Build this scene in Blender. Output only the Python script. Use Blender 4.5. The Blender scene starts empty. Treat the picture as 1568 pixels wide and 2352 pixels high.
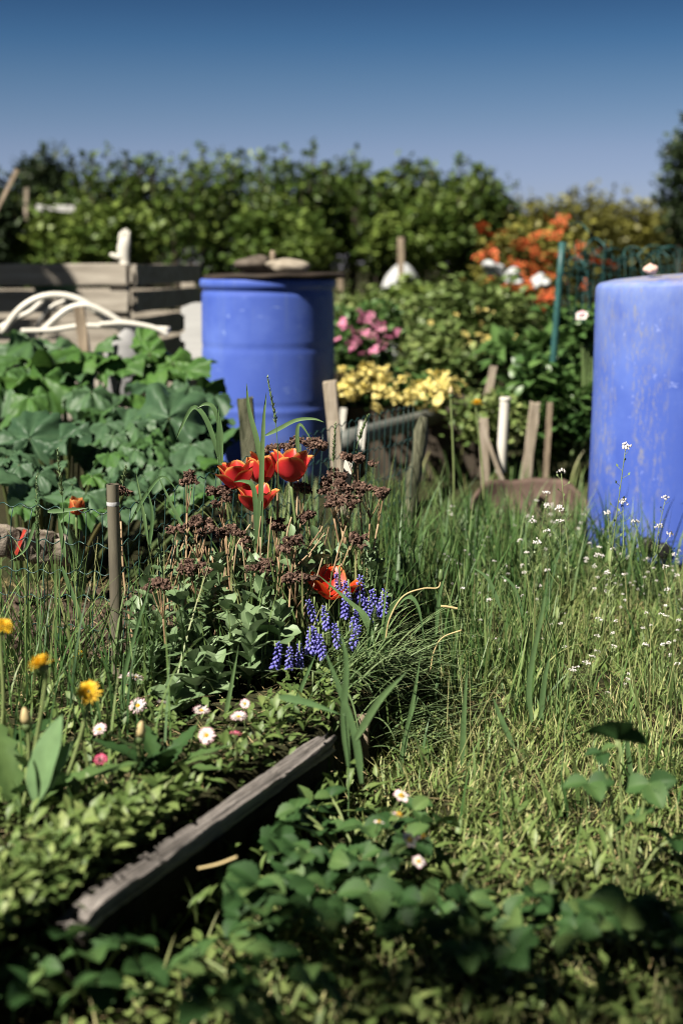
import bpy, math, random
import numpy as np
from mathutils import Vector, Matrix

rng = np.random.default_rng(11)
random.seed(11)
R = np.deg2rad
SC = bpy.context.scene
COL = SC.collection

# ------------------------------------------------------------------ camera geometry
H = 0.97
PITCH = R(9.9)
F = 50 / 36 * 2352.0            # focal length in reference units (frame 1568 x 2352)
FW = np.array([0, math.cos(PITCH), -math.sin(PITCH)])
UP = np.array([0, math.sin(PITCH), math.cos(PITCH)])
EYE = np.array([0, 0, H])


def ray(u, v):
    return FW + np.array([1.0, 0, 0]) * ((u - 784) / F) + UP * ((1176 - v) / F)


def W(u, v, y):
    """real point seen at (u,v) at depth y"""
    d = ray(u, v)
    return EYE + d * (y / d[1])


def G(u, v, z=0.0):
    """real point seen at (u,v) lying at height z"""
    d = ray(u, v)
    return EYE + d * ((z - H) / d[2])


def PX(y):
    return y / F                # metres per reference unit at depth y


# ------------------------------------------------------------------ mesh builder
class MB:
    def __init__(s):
        s.v, s.q, s.t, s.c, s.n = [], [], [], [], 0
        s.flat = False

    def add(s, v, q=None, t=None, c=0.5):
        v = np.asarray(v, float).reshape(-1, 3)
        if q is not None and len(q):
            s.q.append(np.asarray(q, int).reshape(-1, 4) + s.n)
        if t is not None and len(t):
            s.t.append(np.asarray(t, int).reshape(-1, 3) + s.n)
        s.v.append(v)
        s.c.append(np.broadcast_to(np.asarray(c, float), (len(v),)) if np.ndim(c) < 2 else np.ravel(c))
        s.n += len(v)

    def merge(s, o, M=None, off=(0, 0, 0)):
        v, q, t, c = o.arrays()
        if M is not None:
            v = v @ np.asarray(M).T
        s.add(v + np.asarray(off), q, t, c)

    def arrays(s):
        v = np.concatenate(s.v) if s.v else np.zeros((0, 3))
        q = np.concatenate(s.q) if s.q else np.zeros((0, 4), int)
        t = np.concatenate(s.t) if s.t else np.zeros((0, 3), int)
        c = np.concatenate(s.c) if s.c else np.zeros(0)
        return v, q, t, c

    def mesh(s, name, mat, off=(0, 0, 0), smooth=True):
        v, q, t, c = s.arrays()
        me = bpy.data.meshes.new(name)
        v = v - np.asarray(off)
        nl = q.size + t.size
        me.vertices.add(len(v))
        me.vertices.foreach_set("co", v.astype(np.float32).ravel())
        me.loops.add(nl)
        me.loops.foreach_set("vertex_index", np.concatenate([q.ravel(), t.ravel()]).astype(np.int32))
        me.polygons.add(len(q) + len(t))
        tot = np.concatenate([np.full(len(q), 4), np.full(len(t), 3)]).astype(np.int32)
        me.polygons.foreach_set("loop_start", np.concatenate([[0], np.cumsum(tot)[:-1]]).astype(np.int32))
        me.polygons.foreach_set("loop_total", tot)
        me.polygons.foreach_set("use_smooth", np.full(len(tot), smooth and not s.flat))
        a = me.attributes.new("tint", 'FLOAT', 'POINT')
        a.data.foreach_set("value", np.asarray(c, np.float32))
        me.update(calc_edges=True)
        me.validate()
        if mat:
            me.materials.append(mat)
        return me

    def build(s, name, mat, parent=None, smooth=True, world=True):
        """world=True: vertices are in world space, parent (unrotated) sits at its own location"""
        off = (0, 0, 0)
        if parent is not None and world:
            off = np.array(worldloc(parent))
        o = bpy.data.objects.new(name, s.mesh(name, mat, off, smooth))
        COL.objects.link(o)
        if parent is not None:
            o.parent = parent
        return o


def worldloc(o):
    p = Vector((0, 0, 0))
    while o is not None:
        p = p + o.location
        o = o.parent
    return p


def tag(o, label=None, cat=None, group=None, kind=None):
    if label: o["label"] = label
    if cat: o["category"] = cat
    if group: o["group"] = group
    if kind: o["kind"] = kind
    return o


def thing(name, label, cat, loc=(0, 0, 0), group=None, rz=0):
    o = bpy.data.objects.new(name, None)
    o.empty_display_size = 0.05
    COL.objects.link(o)
    o.location = [float(x) for x in loc]
    o.rotation_euler = (0, 0, rz)
    return tag(o, label, cat, group)


def dup(o, parent=None):
    c = o.copy()
    COL.objects.link(c)
    c.parent = parent
    for ch in list(o.children):
        dup(ch, c)
    return c


def link_mesh(name, me, parent, loc=(0, 0, 0), rot=(0, 0, 0), sc=1.0):
    o = bpy.data.objects.new(name, me)
    COL.objects.link(o)
    o.parent = parent
    o.location = [float(x) for x in loc]
    o.rotation_euler = rot
    o.scale = (sc, sc, sc)
    return o


# ------------------------------------------------------------------ geometry helpers
def frames(az, el, roll=None):
    """columns: x across, y along the leaf, z its face"""
    az, el = np.broadcast_arrays(np.asarray(az, float), np.asarray(el, float))
    d = np.stack([np.cos(el) * np.cos(az), np.cos(el) * np.sin(az), np.sin(el)], -1)
    n = np.stack([-np.sin(el) * np.cos(az), -np.sin(el) * np.sin(az), np.cos(el)], -1)
    x = np.cross(d, n)
    if roll is not None:
        roll = np.broadcast_to(np.asarray(roll, float), az.shape)[..., None]
        x, n = x * np.cos(roll) + n * np.sin(roll), n * np.cos(roll) - x * np.sin(roll)
    return np.stack([x, d, n], -1)


def aim(d, target=(-.45, -.75, .5)):
    """frame of one leaf pointing along d whose face looks as far as it can towards target"""
    d = np.asarray(d, float); d = d / np.linalg.norm(d)
    n = np.asarray(target, float); n = n - d * (n @ d); n /= np.linalg.norm(n)
    return np.stack([np.cross(d, n), d, n], -1)


def scatter(mb, tpl, T, Rm, S, c=None):
    """many copies of a template (v,q,c) into one mesh"""
    v, q, tc = tpl
    T = np.asarray(T, float).reshape(-1, 3)
    n = len(T)
    S = np.broadcast_to(np.asarray(S, float), (n,))
    Rm = np.broadcast_to(Rm, (n, 3, 3))
    P = np.einsum('nij,kj->nki', Rm, v) * S[:, None, None] + T[:, None, :]
    Q = (q[None] + (np.arange(n) * len(v))[:, None, None])
    if c is None:
        C = np.broadcast_to(tc[None], (n, len(v)))
    else:
        C = np.clip(tc[None] * 0.35 + np.broadcast_to(np.asarray(c, float).ravel(), (n,))[:, None], 0, 1)
    if q.shape[1] == 4:
        mb.add(P.reshape(-1, 3), q=Q.reshape(-1, 4), c=C.ravel())
    else:
        mb.add(P.reshape(-1, 3), t=Q.reshape(-1, 3), c=C.ravel())


def leaf(L=1.0, Wd=0.5, nl=5, nw=2, peak=0.45, power=0.8, fold=0.2, curl=0.6, stalk=0.0, teeth=0.0, wave=0.0, veins=0):
    """a leaf from the origin along +y, face +z"""
    t = np.linspace(0, 1, nl + 1)
    pr = np.where(t < peak, np.sin(0.5 * np.pi * t / peak), np.cos(0.5 * np.pi * (t - peak) / (1 - peak)))
    pr = np.maximum(pr, 0) ** power
    pr[0] = max(pr[0], 0.06); pr[-1] = max(pr[-1], 0.02)
    if teeth:
        pr = pr * (1 + teeth * (np.arange(nl + 1) % 2 * 2 - 1))
    ang = curl * (0.4 - t)
    dt = L / nl
    yy = np.concatenate([[0], np.cumsum(np.cos(0.5 * (ang[1:] + ang[:-1])) * dt)]) + stalk
    zz = np.concatenate([[0], np.cumsum(np.sin(0.5 * (ang[1:] + ang[:-1])) * dt)])
    s = np.linspace(-1, 1, nw + 1)
    X = pr[:, None] * s[None] * Wd / 2
    Y = np.repeat(yy[:, None], nw + 1, 1) - np.abs(s)[None] * pr[:, None] * Wd * 0.12
    Z = zz[:, None] + fold * np.abs(X) + wave * L * np.sin(t * 14)[:, None] * np.abs(s)[None] ** 2
    if veins:
        Z = Z + 0.012 * L * np.cos((t[:, None] - 0.35 * np.abs(s)[None]) * veins * 2 * np.pi)
    v = np.stack([X, Y, Z], -1).reshape(-1, 3)
    i, j = np.meshgrid(np.arange(nl), np.arange(nw), indexing='ij')
    a = i * (nw + 1) + j
    q = np.stack([a, a + 1, a + nw + 2, a + nw + 1], -1).reshape(-1, 4)
    c = (0.5 - np.abs(np.repeat(s[None], nl + 1, 0)) * 0.3).ravel()
    return v, q, c


def blades(mb, B, h, w, az, lean, bend, c, nseg=4):
    """grass blades as tapered strips; lean = start angle from vertical, bend = extra over the length"""
    n = len(B)
    h, w, az, lean, bend, c = [np.broadcast_to(np.asarray(x, float), (n,)) for x in (h, w, az, lean, bend, c)]
    t = np.linspace(0, 1, nseg + 1)
    ang = lean[:, None] + bend[:, None] * t[None] ** 1.5
    am = 0.5 * (ang[:, 1:] + ang[:, :-1])
    r = np.concatenate([np.zeros((n, 1)), np.cumsum(np.sin(am) * h[:, None] / nseg, 1)], 1)
    z = np.concatenate([np.zeros((n, 1)), np.cumsum(np.cos(am) * h[:, None] / nseg, 1)], 1)
    cx, sx = np.cos(az)[:, None], np.sin(az)[:, None]
    cen = np.stack([B[:, 0:1] + r * cx, B[:, 1:2] + r * sx, B[:, 2:3] + z], -1)
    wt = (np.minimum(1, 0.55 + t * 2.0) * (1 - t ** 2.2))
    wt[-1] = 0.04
    tw = az + np.pi / 2 + rng.normal(0, 0.5, n)
    side = np.stack([np.cos(tw), np.sin(tw), np.zeros(n)], -1)[:, None, :] * (w[:, None] * wt[None] / 2)[:, :, None]
    v = np.stack([cen - side, cen + side], 2).reshape(n, -1, 3)
    k = 2 * (nseg + 1)
    i = np.arange(nseg) * 2
    q = np.stack([i, i + 1, i + 3, i + 2], -1)
    Q = q[None] + (np.arange(n) * k)[:, None, None]
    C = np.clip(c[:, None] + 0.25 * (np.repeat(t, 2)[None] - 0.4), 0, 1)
    mb.add(v.reshape(-1, 3), q=Q.reshape(-1, 4), c=C.ravel())


def smooth_path(pts, n=24):
    p = np.asarray(pts, float)
    if len(p) < 3:
        t = np.linspace(0, 1, n)[:, None]
        return p[0] * (1 - t) + p[-1] * t
    P = np.vstack([2 * p[0] - p[1], p, 2 * p[-1] - p[-2]])
    out = []
    seg = len(p) - 1
    for k in range(n):
        x = k / (n - 1) * seg
        i = min(int(x), seg - 1); f = x - i
        a, b, c, d = P[i], P[i + 1], P[i + 2], P[i + 3]
        out.append(0.5 * ((2 * b) + (c - a) * f + (2 * a - 5 * b + 4 * c - d) * f * f + (3 * b - a - 3 * c + d) * f ** 3))
    return np.array(out)


def tube(mb, pts, r, n=6, c=0.5, cap=True):
    p = np.asarray(pts, float)
    m = len(p)
    r = np.broadcast_to(np.asarray(r, float), (m,))
    tg = np.gradient(p, axis=0)
    tg /= np.linalg.norm(tg, axis=1)[:, None] + 1e-12
    ref = np.array([0, 0, 1.0]) if abs(tg[0][2]) < 0.9 else np.array([1.0, 0, 0])
    a = np.cross(tg[0], ref); a /= np.linalg.norm(a)
    A = []
    for k in range(m):
        a = a - tg[k] * (a @ tg[k]); a /= np.linalg.norm(a) + 1e-12
        A.append(a)
    A = np.array(A); Bn = np.cross(tg, A)
    th = np.arange(n) * 2 * np.pi / n
    v = p[:, None] + (A[:, None] * np.cos(th)[None, :, None] + Bn[:, None] * np.sin(th)[None, :, None]) * r[:, None, None]
    i, j = np.meshgrid(np.arange(m - 1), np.arange(n), indexing='ij')
    q = np.stack([i * n + j, i * n + (j + 1) % n, (i + 1) * n + (j + 1) % n, (i + 1) * n + j], -1).reshape(-1, 4)
    tri = []
    V = v.reshape(-1, 3)
    if cap:
        V = np.vstack([V, p[0], p[-1]])
        e = m * n
        for j in range(n):
            tri.append((e, (j + 1) % n, j))
            tri.append((e + 1, (m - 1) * n + j, (m - 1) * n + (j + 1) % n))
    mb.add(V, q=q, t=tri, c=c)


def lathe(mb, prof, cen, n=48, c=0.5):
    prof = np.asarray(prof, float)
    th = np.arange(n) * 2 * np.pi / n
    v = np.stack([prof[:, 0:1] * np.cos(th)[None], prof[:, 0:1] * np.sin(th)[None], np.repeat(prof[:, 1:2], n, 1)], -1)
    m = len(prof)
    i, j = np.meshgrid(np.arange(m - 1), np.arange(n), indexing='ij')
    q = np.stack([i * n + j, i * n + (j + 1) % n, (i + 1) * n + (j + 1) % n, (i + 1) * n + j], -1).reshape(-1, 4)
    mb.add(v.reshape(-1, 3) + np.asarray(cen), q=q, c=c)


def bar(mb, a, b, w, t, side=(0, 0, 1), nl=8, jit=0.0, c=0.5, chip=0.0):
    """a board from a to b; w = size along 'side', t = thickness; a rounded-off section, slightly irregular"""
    mb.flat = True
    a, b = np.asarray(a, float), np.asarray(b, float)
    d = b - a; L = np.linalg.norm(d); d /= L
    s = np.asarray(side, float); s = s - d * (s @ d); s /= np.linalg.norm(s)
    n = np.cross(d, s)
    bv = min(w, t) * 0.12
    sec = np.array([(-w / 2 + bv, -t / 2), (w / 2 - bv, -t / 2), (w / 2, -t / 2 + bv), (w / 2, t / 2 - bv),
                    (w / 2 - bv, t / 2), (-w / 2 + bv, t / 2), (-w / 2, t / 2 - bv), (-w / 2, -t / 2 + bv)])
    k = len(sec)
    rows = []
    for i in range(nl + 1):
        f = i / nl
        o = rng.normal(0, jit, (k, 2)) if jit else 0
        p = a + d * L * f
        P = p + (sec + o)[:, 0:1] * s + (sec + o)[:, 1:2] * n
        if chip and i in (0, nl):
            P = P + d * rng.uniform(-chip, chip, (k, 1))
        rows.append(P)
    v = np.array(rows).reshape(-1, 3)
    i, j = np.meshgrid(np.arange(nl), np.arange(k), indexing='ij')
    q = np.stack([i * k + j, i * k + (j + 1) % k, (i + 1) * k + (j + 1) % k, (i + 1) * k + j], -1).reshape(-1, 4)
    e = len(v)
    v = np.vstack([v, a, b])
    tri = []
    for j in range(k):
        tri.append((e, (j + 1) % k, j)); tri.append((e + 1, nl * k + j, nl * k + (j + 1) % k))
    mb.add(v, q=q, t=tri, c=c)


def blob(mb, cen, rad, seed=0, nu=20, nv=12, rough=0.18, c=0.5, flat=None):
    """a lumpy stone"""
    g = np.random.default_rng(seed)
    th = np.linspace(0, 2 * np.pi, nu, endpoint=False)
    ph = np.linspace(-np.pi / 2, np.pi / 2, nv)
    TH, PH = np.meshgrid(th, ph)
    d = np.stack([np.cos(PH) * np.cos(TH), np.cos(PH) * np.sin(TH), np.sin(PH)], -1)
    k = g.normal(0, 1, (7, 3)) * 2.2
    f = 1 + rough * sum(np.sin(d @ kk + i) for i, kk in enumerate(k)) / 2.2
    v = d * f[..., None] * np.asarray(rad)
    if flat is not None:
        v[..., 2] = np.maximum(v[..., 2], flat)
    i, j = np.meshgrid(np.arange(nv - 1), np.arange(nu), indexing='ij')
    q = np.stack([i * nu + j, i * nu + (j + 1) % nu, (i + 1) * nu + (j + 1) % nu, (i + 1) * nu + j], -1).reshape(-1, 4)
    mb.add(v.reshape(-1, 3) + np.asarray(cen), q=q, c=c)


OCT_V = np.array([(1, 0, 0), (-1, 0, 0), (0, 1, 0), (0, -1, 0), (0, 0, 1), (0, 0, -1)], float)
OCT_T = np.array([(0, 2, 4), (2, 1, 4), (1, 3, 4), (3, 0, 4), (2, 0, 5), (1, 2, 5), (3, 1, 5), (0, 3, 5)])


def rand_rot(n):
    q = rng.normal(0, 1, (n, 4)); q /= np.linalg.norm(q, axis=1)[:, None]
    w, x, y, z = q.T
    return np.stack([np.stack([1 - 2 * (y * y + z * z), 2 * (x * y - z * w), 2 * (x * z + y * w)], -1),
                     np.stack([2 * (x * y + z * w), 1 - 2 * (x * x + z * z), 2 * (y * z - x * w)], -1),
                     np.stack([2 * (x * z - y * w), 2 * (y * z + x * w), 1 - 2 * (x * x + y * y)], -1)], 1)


def nuggets(mb, P, size, c=0.5, stretch=(1, 1, 1)):
    n = len(P)
    v = OCT_V * np.asarray(stretch)
    jit = rng.normal(0, 0.25, (n, 6, 3))
    V = np.einsum('nij,nkj->nki', rand_rot(n), v[None] * (1 + jit)) * np.broadcast_to(size, (n,))[:, None, None] + P[:, None]
    T = OCT_T[None] + (np.arange(n) * 6)[:, None, None]
    C = np.repeat(np.clip(np.broadcast_to(c, (n,)) + rng.uniform(-.25, .25, n), 0, 1), 6)
    mb.add(V.reshape(-1, 3), t=T.reshape(-1, 3), c=C)


# ------------------------------------------------------------------ materials
def newmat(name):
    m = bpy.data.materials.new(name); m.use_nodes = True
    nt = m.node_tree; nt.nodes.clear()
    out = nt.nodes.new('ShaderNodeOutputMaterial')
    return m, nt, out


def rgb(c): return (c[0], c[1], c[2], 1)


def leafmat(name, cols, rough=0.45, transl=0.25, spec=0.35, attr=True, hue=0.0):
    """colour runs over cols with each leaf's own tint; light shines through"""
    m, nt, out = newmat(name)
    N, L = nt.nodes, nt.links
    at = N.new('ShaderNodeAttribute'); at.attribute_name = 'tint'
    rp = N.new('ShaderNodeValToRGB')
    el = rp.color_ramp.elements
    for i, c in enumerate(cols):
        p = i / max(1, len(cols) - 1)
        e = el[i] if i < 2 else el.new(p)
        e.position = p; e.color = rgb(c)
    L.new(at.outputs['Fac'], rp.inputs['Fac'])
    tc = N.new('ShaderNodeTexCoord')
    no = N.new('ShaderNodeTexNoise'); no.inputs['Scale'].default_value = 45
    L.new(tc.outputs['Object'], no.inputs['Vector'])
    hs = N.new('ShaderNodeHueSaturation')
    mr = N.new('ShaderNodeMapRange'); mr.inputs[3].default_value = 0.72; mr.inputs[4].default_value = 1.25
    L.new(no.outputs['Fac'], mr.inputs[0]); L.new(mr.outputs[0], hs.inputs['Value'])
    L.new(rp.outputs['Color'], hs.inputs['Color'])
    bs = N.new('ShaderNodeBsdfPrincipled')
    bs.inputs['Roughness'].default_value = rough
    bs.inputs['Specular IOR Level'].default_value = spec
    L.new(hs.outputs['Color'], bs.inputs['Base Color'])
    if transl > 0:
        tr = N.new('ShaderNodeBsdfTranslucent')
        L.new(hs.outputs['Color'], tr.inputs['Color'])
        mx = N.new('ShaderNodeMixShader'); mx.inputs[0].default_value = transl
        L.new(bs.outputs[0], mx.inputs[1]); L.new(tr.outputs[0], mx.inputs[2])
        L.new(mx.outputs[0], out.inputs['Surface'])
    else:
        L.new(bs.outputs[0], out.inputs['Surface'])
    return m


def roughmat(name, c1, c2, scale=(8, 8, 8), rough=0.8, bump=0.3, c3=None, detail=6, spec=0.3, metallic=0.0, dist=1.0):
    """two or three colours mixed by stretched noise, with bump"""
    m, nt, out = newmat(name)
    N, L = nt.nodes, nt.links
    tc = N.new('ShaderNodeTexCoord')
    mp = N.new('ShaderNodeMapping'); mp.inputs['Scale'].default_value = scale
    L.new(tc.outputs['Object'], mp.inputs['Vector'])
    no = N.new('ShaderNodeTexNoise'); no.inputs['Scale'].default_value = 1.0
    no.inputs['Detail'].default_value = detail; no.inputs['Roughness'].default_value = 0.65
    no.inputs['Distortion'].default_value = 0.3
    L.new(mp.outputs[0], no.inputs['Vector'])
    rp = N.new('ShaderNodeValToRGB')
    el = rp.color_ramp.elements
    el[0].position = 0.35; el[0].color = rgb(c1); el[1].position = 0.65; el[1].color = rgb(c2)
    if c3:
        e = el.new(0.78); e.color = rgb(c3)
    L.new(no.outputs['Fac'], rp.inputs['Fac'])
    bs = N.new('ShaderNodeBsdfPrincipled')
    bs.inputs['Roughness'].default_value = rough
    bs.inputs['Metallic'].default_value = metallic
    bs.inputs['Specular IOR Level'].default_value = spec
    L.new(rp.outputs['Color'], bs.inputs['Base Color'])
    bp = N.new('ShaderNodeBump'); bp.inputs['Strength'].default_value = bump; bp.inputs['Distance'].default_value = 0.01 * dist
    L.new(no.outputs['Fac'], bp.inputs['Height']); L.new(bp.outputs[0], bs.inputs['Normal'])
    L.new(bs.outputs[0], out.inputs['Surface'])
    return m


M = {}
M['grass'] = leafmat('grass_blades', [(.02, .055, .015), (.055, .115, .03), (.13, .19, .058), (.32, .3, .14)], transl=.18, rough=.5)
M['lawn'] = leafmat('lawn_blades', [(.045, .1, .022), (.115, .185, .045), (.215, .26, .08), (.4, .37, .18)], transl=.18, rough=.55)
M['tall'] = leafmat('tall_grass_blades', [(.06, .12, .045), (.1, .18, .07), (.15, .23, .095)], transl=.16, rough=.4)
M['cover'] = leafmat('ground_cover_leaves', [(.042, .082, .02), (.115, .17, .046), (.23, .275, .095)], transl=.15, rough=.5)
M['hedge'] = leafmat('hedge_leaves', [(.015, .036, .007), (.06, .105, .018), (.145, .2, .04)], transl=.15, rough=.5)
M['hedge2'] = leafmat('yellowish_hedge_leaves', [(.04, .045, .01), (.12, .12, .025), (.21, .2, .04)], transl=.15, rough=.5)
M['darktree'] = leafmat('dark_tree_leaves', [(.012, .025, .012), (.03, .05, .02), (.05, .075, .03)], transl=.15, rough=.5)
M['rhubarb'] = leafmat('rhubarb_leaves', [(.03, .07, .034), (.06, .115, .056), (.052, .122, .026), (.105, .2, .042)], transl=.18, rough=.5, spec=.25)
M['stalk'] = leafmat('rhubarb_stalks', [(.03, .055, .018), (.07, .09, .03), (.12, .05, .03)], transl=0, rough=.4)
M['sedum'] = leafmat('sedum_leaves', [(.07, .125, .05), (.14, .21, .1), (.22, .3, .16)], transl=.12, rough=.42, spec=.4)
M['deadhead'] = leafmat('dried_sedum_heads', [(.035, .02, .015), (.095, .057, .043), (.19, .12, .09)], transl=0, rough=.85, spec=.15)
M['deadstem'] = leafmat('dried_stalks', [(.12, .075, .04), (.28, .18, .1), (.42, .31, .19)], transl=0, rough=.6)
M['tulip'] = leafmat('tulip_petals', [(.5, .03, .036), (.55, .03, .032), (.58, .06, .03), (.75, .36, .1)], transl=.25, rough=.4, spec=.4)
M['tulipopen'] = leafmat('open_tulip_petals', [(.5, .02, .008), (.56, .035, .01), (.6, .08, .014), (.65, .2, .04)], transl=.25, rough=.4, spec=.4)
M['tuliporange'] = leafmat('faded_tulip_petals', [(.4, .06, .02), (.5, .13, .04), (.6, .3, .1)], transl=.3, rough=.5)
M['tulipleaf'] = leafmat('tulip_leaves', [(.07, .13, .06), (.1, .18, .08), (.14, .23, .1)], transl=.16, rough=.4)
M['muscari'] = leafmat('muscari_bells', [(.06, .055, .3), (.14, .13, .5), (.27, .26, .64)], transl=.1, rough=.45)
M['muscleaf'] = leafmat('muscari_leaves', [(.055, .1, .038), (.115, .175, .07), (.2, .26, .12)], transl=.12, rough=.5, spec=.3)
M['white'] = leafmat('white_petals', [(.75, .72, .68), (.8, .76, .74), (.7, .3, .38)], transl=.2, rough=.6)
M['pink'] = leafmat('deep_pink_petals', [(.75, .4, .45), (.7, .18, .28), (.6, .04, .14)], transl=.2, rough=.6)
M['pinkblossom'] = leafmat('pink_blossoms', [(.45, .1, .22), (.6, .2, .34), (.68, .32, .42)], transl=.2, rough=.6)
M['yellow'] = leafmat('yellow_petals', [(.65, .3, .01), (.78, .47, .02), (.85, .6, .06)], transl=.2, rough=.6)
M['paleyellow'] = leafmat('pale_yellow_blossoms', [(.62, .48, .1), (.75, .62, .18), (.82, .72, .3)], transl=.2, rough=.6)
M['orange'] = leafmat('orange_red_blossoms', [(.45, .05, .02), (.6, .11, .035), (.65, .2, .06)], transl=.2, rough=.6)
M['stem'] = leafmat('green_stems', [(.05, .09, .03), (.12, .17, .06), (.22, .26, .1)], transl=0, rough=.5)
M['drystem'] = leafmat('dry_yellow_stems', [(.3, .22, .1), (.42, .33, .16), (.5, .4, .22)], transl=0, rough=.6)
M['strawberry'] = leafmat('strawberry_leaves', [(.018, .05, .015), (.047, .1, .03), (.125, .19, .06)], transl=.22, rough=.55, spec=.2)
M['peony'] = leafmat('broad_garden_leaves', [(.02, .055, .016), (.05, .11, .03), (.1, .18, .05)], transl=.2, rough=.4)
M['bark'] = roughmat('bark', (.025, .019, .013), (.07, .055, .04), (14, 14, 4), bump=.6)
M['oldwood'] = roughmat('weathered_wood', (.045, .04, .036), (.27, .245, .225), (150, 4, 150), bump=.9, c3=(.38, .35, .32), dist=.6)
M['board_shade'] = roughmat('painted_shade_wood', (.006, .005, .004), (.014, .012, .009), (60, 6, 60), rough=.9, bump=.6, spec=.1)  # near black: shade of the board's side put into the colour
M['palewood'] = roughmat('pale_pallet_wood', (.2, .175, .14), (.37, .335, .28), (3, 20, 20), bump=.3, c3=(.44, .4, .34), dist=.4)
M['stake'] = roughmat('stake_wood', (.13, .1, .07), (.3, .24, .17), (40, 40, 5), bump=.5, c3=(.36, .3, .23), dist=.5)
M['paleStake'] = roughmat('grey_stake_wood', (.2, .165, .12), (.34, .29, .23), (40, 40, 5), bump=.4, dist=.5)
M['mossy'] = roughmat('mossy_bark_post', (.025, .03, .014), (.12, .12, .075), (45, 45, 9), bump=.9, c3=(.5, .46, .38), dist=1.2)
M['whiteplastic'] = roughmat('white_plastic', (.5, .48, .42), (.6, .58, .52), (6, 6, 6), rough=.45, bump=.05)
M['tarp'] = roughmat('white_sheet', (.36, .38, .39), (.46, .47, .47), (5, 5, 5), rough=.5, bump=.5)
M['foam'] = roughmat('pale_foam_board', (.38, .38, .37), (.47, .47, .45), (3, 3, 26), rough=.7, bump=.25)
M['stone'] = roughmat('grey_brown_stone', (.06, .048, .038), (.14, .115, .092), (14, 14, 14), bump=.6)
M['palestone'] = roughmat('pale_stone', (.2, .17, .13), (.33, .29, .23), (12, 12, 12), bump=.5)
M['slab'] = roughmat('pale_bark_slab', (.07, .05, .035), (.36, .31, .25), (14, 14, 30), bump=.8, c3=(.5, .45, .39))
M['rust'] = roughmat('rusty_steel', (.055, .034, .027), (.12, .08, .062), (9, 9, 9), rough=.8, bump=.35, c3=(.16, .11, .085))
M['lid'] = roughmat('dark_lid', (.015, .011, .009), (.04, .028, .02), (10, 10, 10), rough=.75, bump=.3)
M['pipegrey'] = roughmat('grey_pipe', (.08, .085, .075), (.15, .16, .145), (6, 30, 30), rough=.6, bump=.2)
M['postmetal'] = roughmat('painted_steel_post', (.085, .075, .055), (.14, .125, .09), (30, 30, 6), rough=.45, bump=.15, c3=(.2, .18, .14), spec=.5)
M['wire'] = roughmat('green_coated_wire', (.012, .035, .03), (.02, .06, .05), (30, 30, 30), rough=.4, bump=.05, spec=.5)
M['netting'] = roughmat('teal_netting', (.015, .055, .055), (.03, .1, .095), (30, 30, 30), rough=.45, bump=.05)
M['black'] = roughmat('black_rubber', (.008, .008, .009), (.016, .016, .017), (20, 20, 20), rough=.5, bump=.1)
M['redpaint'] = roughmat('red_paint', (.4, .03, .02), (.5, .06, .04), (20, 20, 20), bump=.2)
M['soilclod'] = roughmat('soil_clods', (.03, .02, .013), (.085, .058, .04), (40, 40, 40), bump=.8)
M['greenplastic'] = roughmat('green_plastic', (.1, .22, .17), (.14, .28, .22), (5, 5, 5), rough=.4, bump=.05)
M['greypaint'] = roughmat('pale_grey_band', (.3, .3, .3), (.42, .42, .43), (60, 60, 60), bump=.2)


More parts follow.
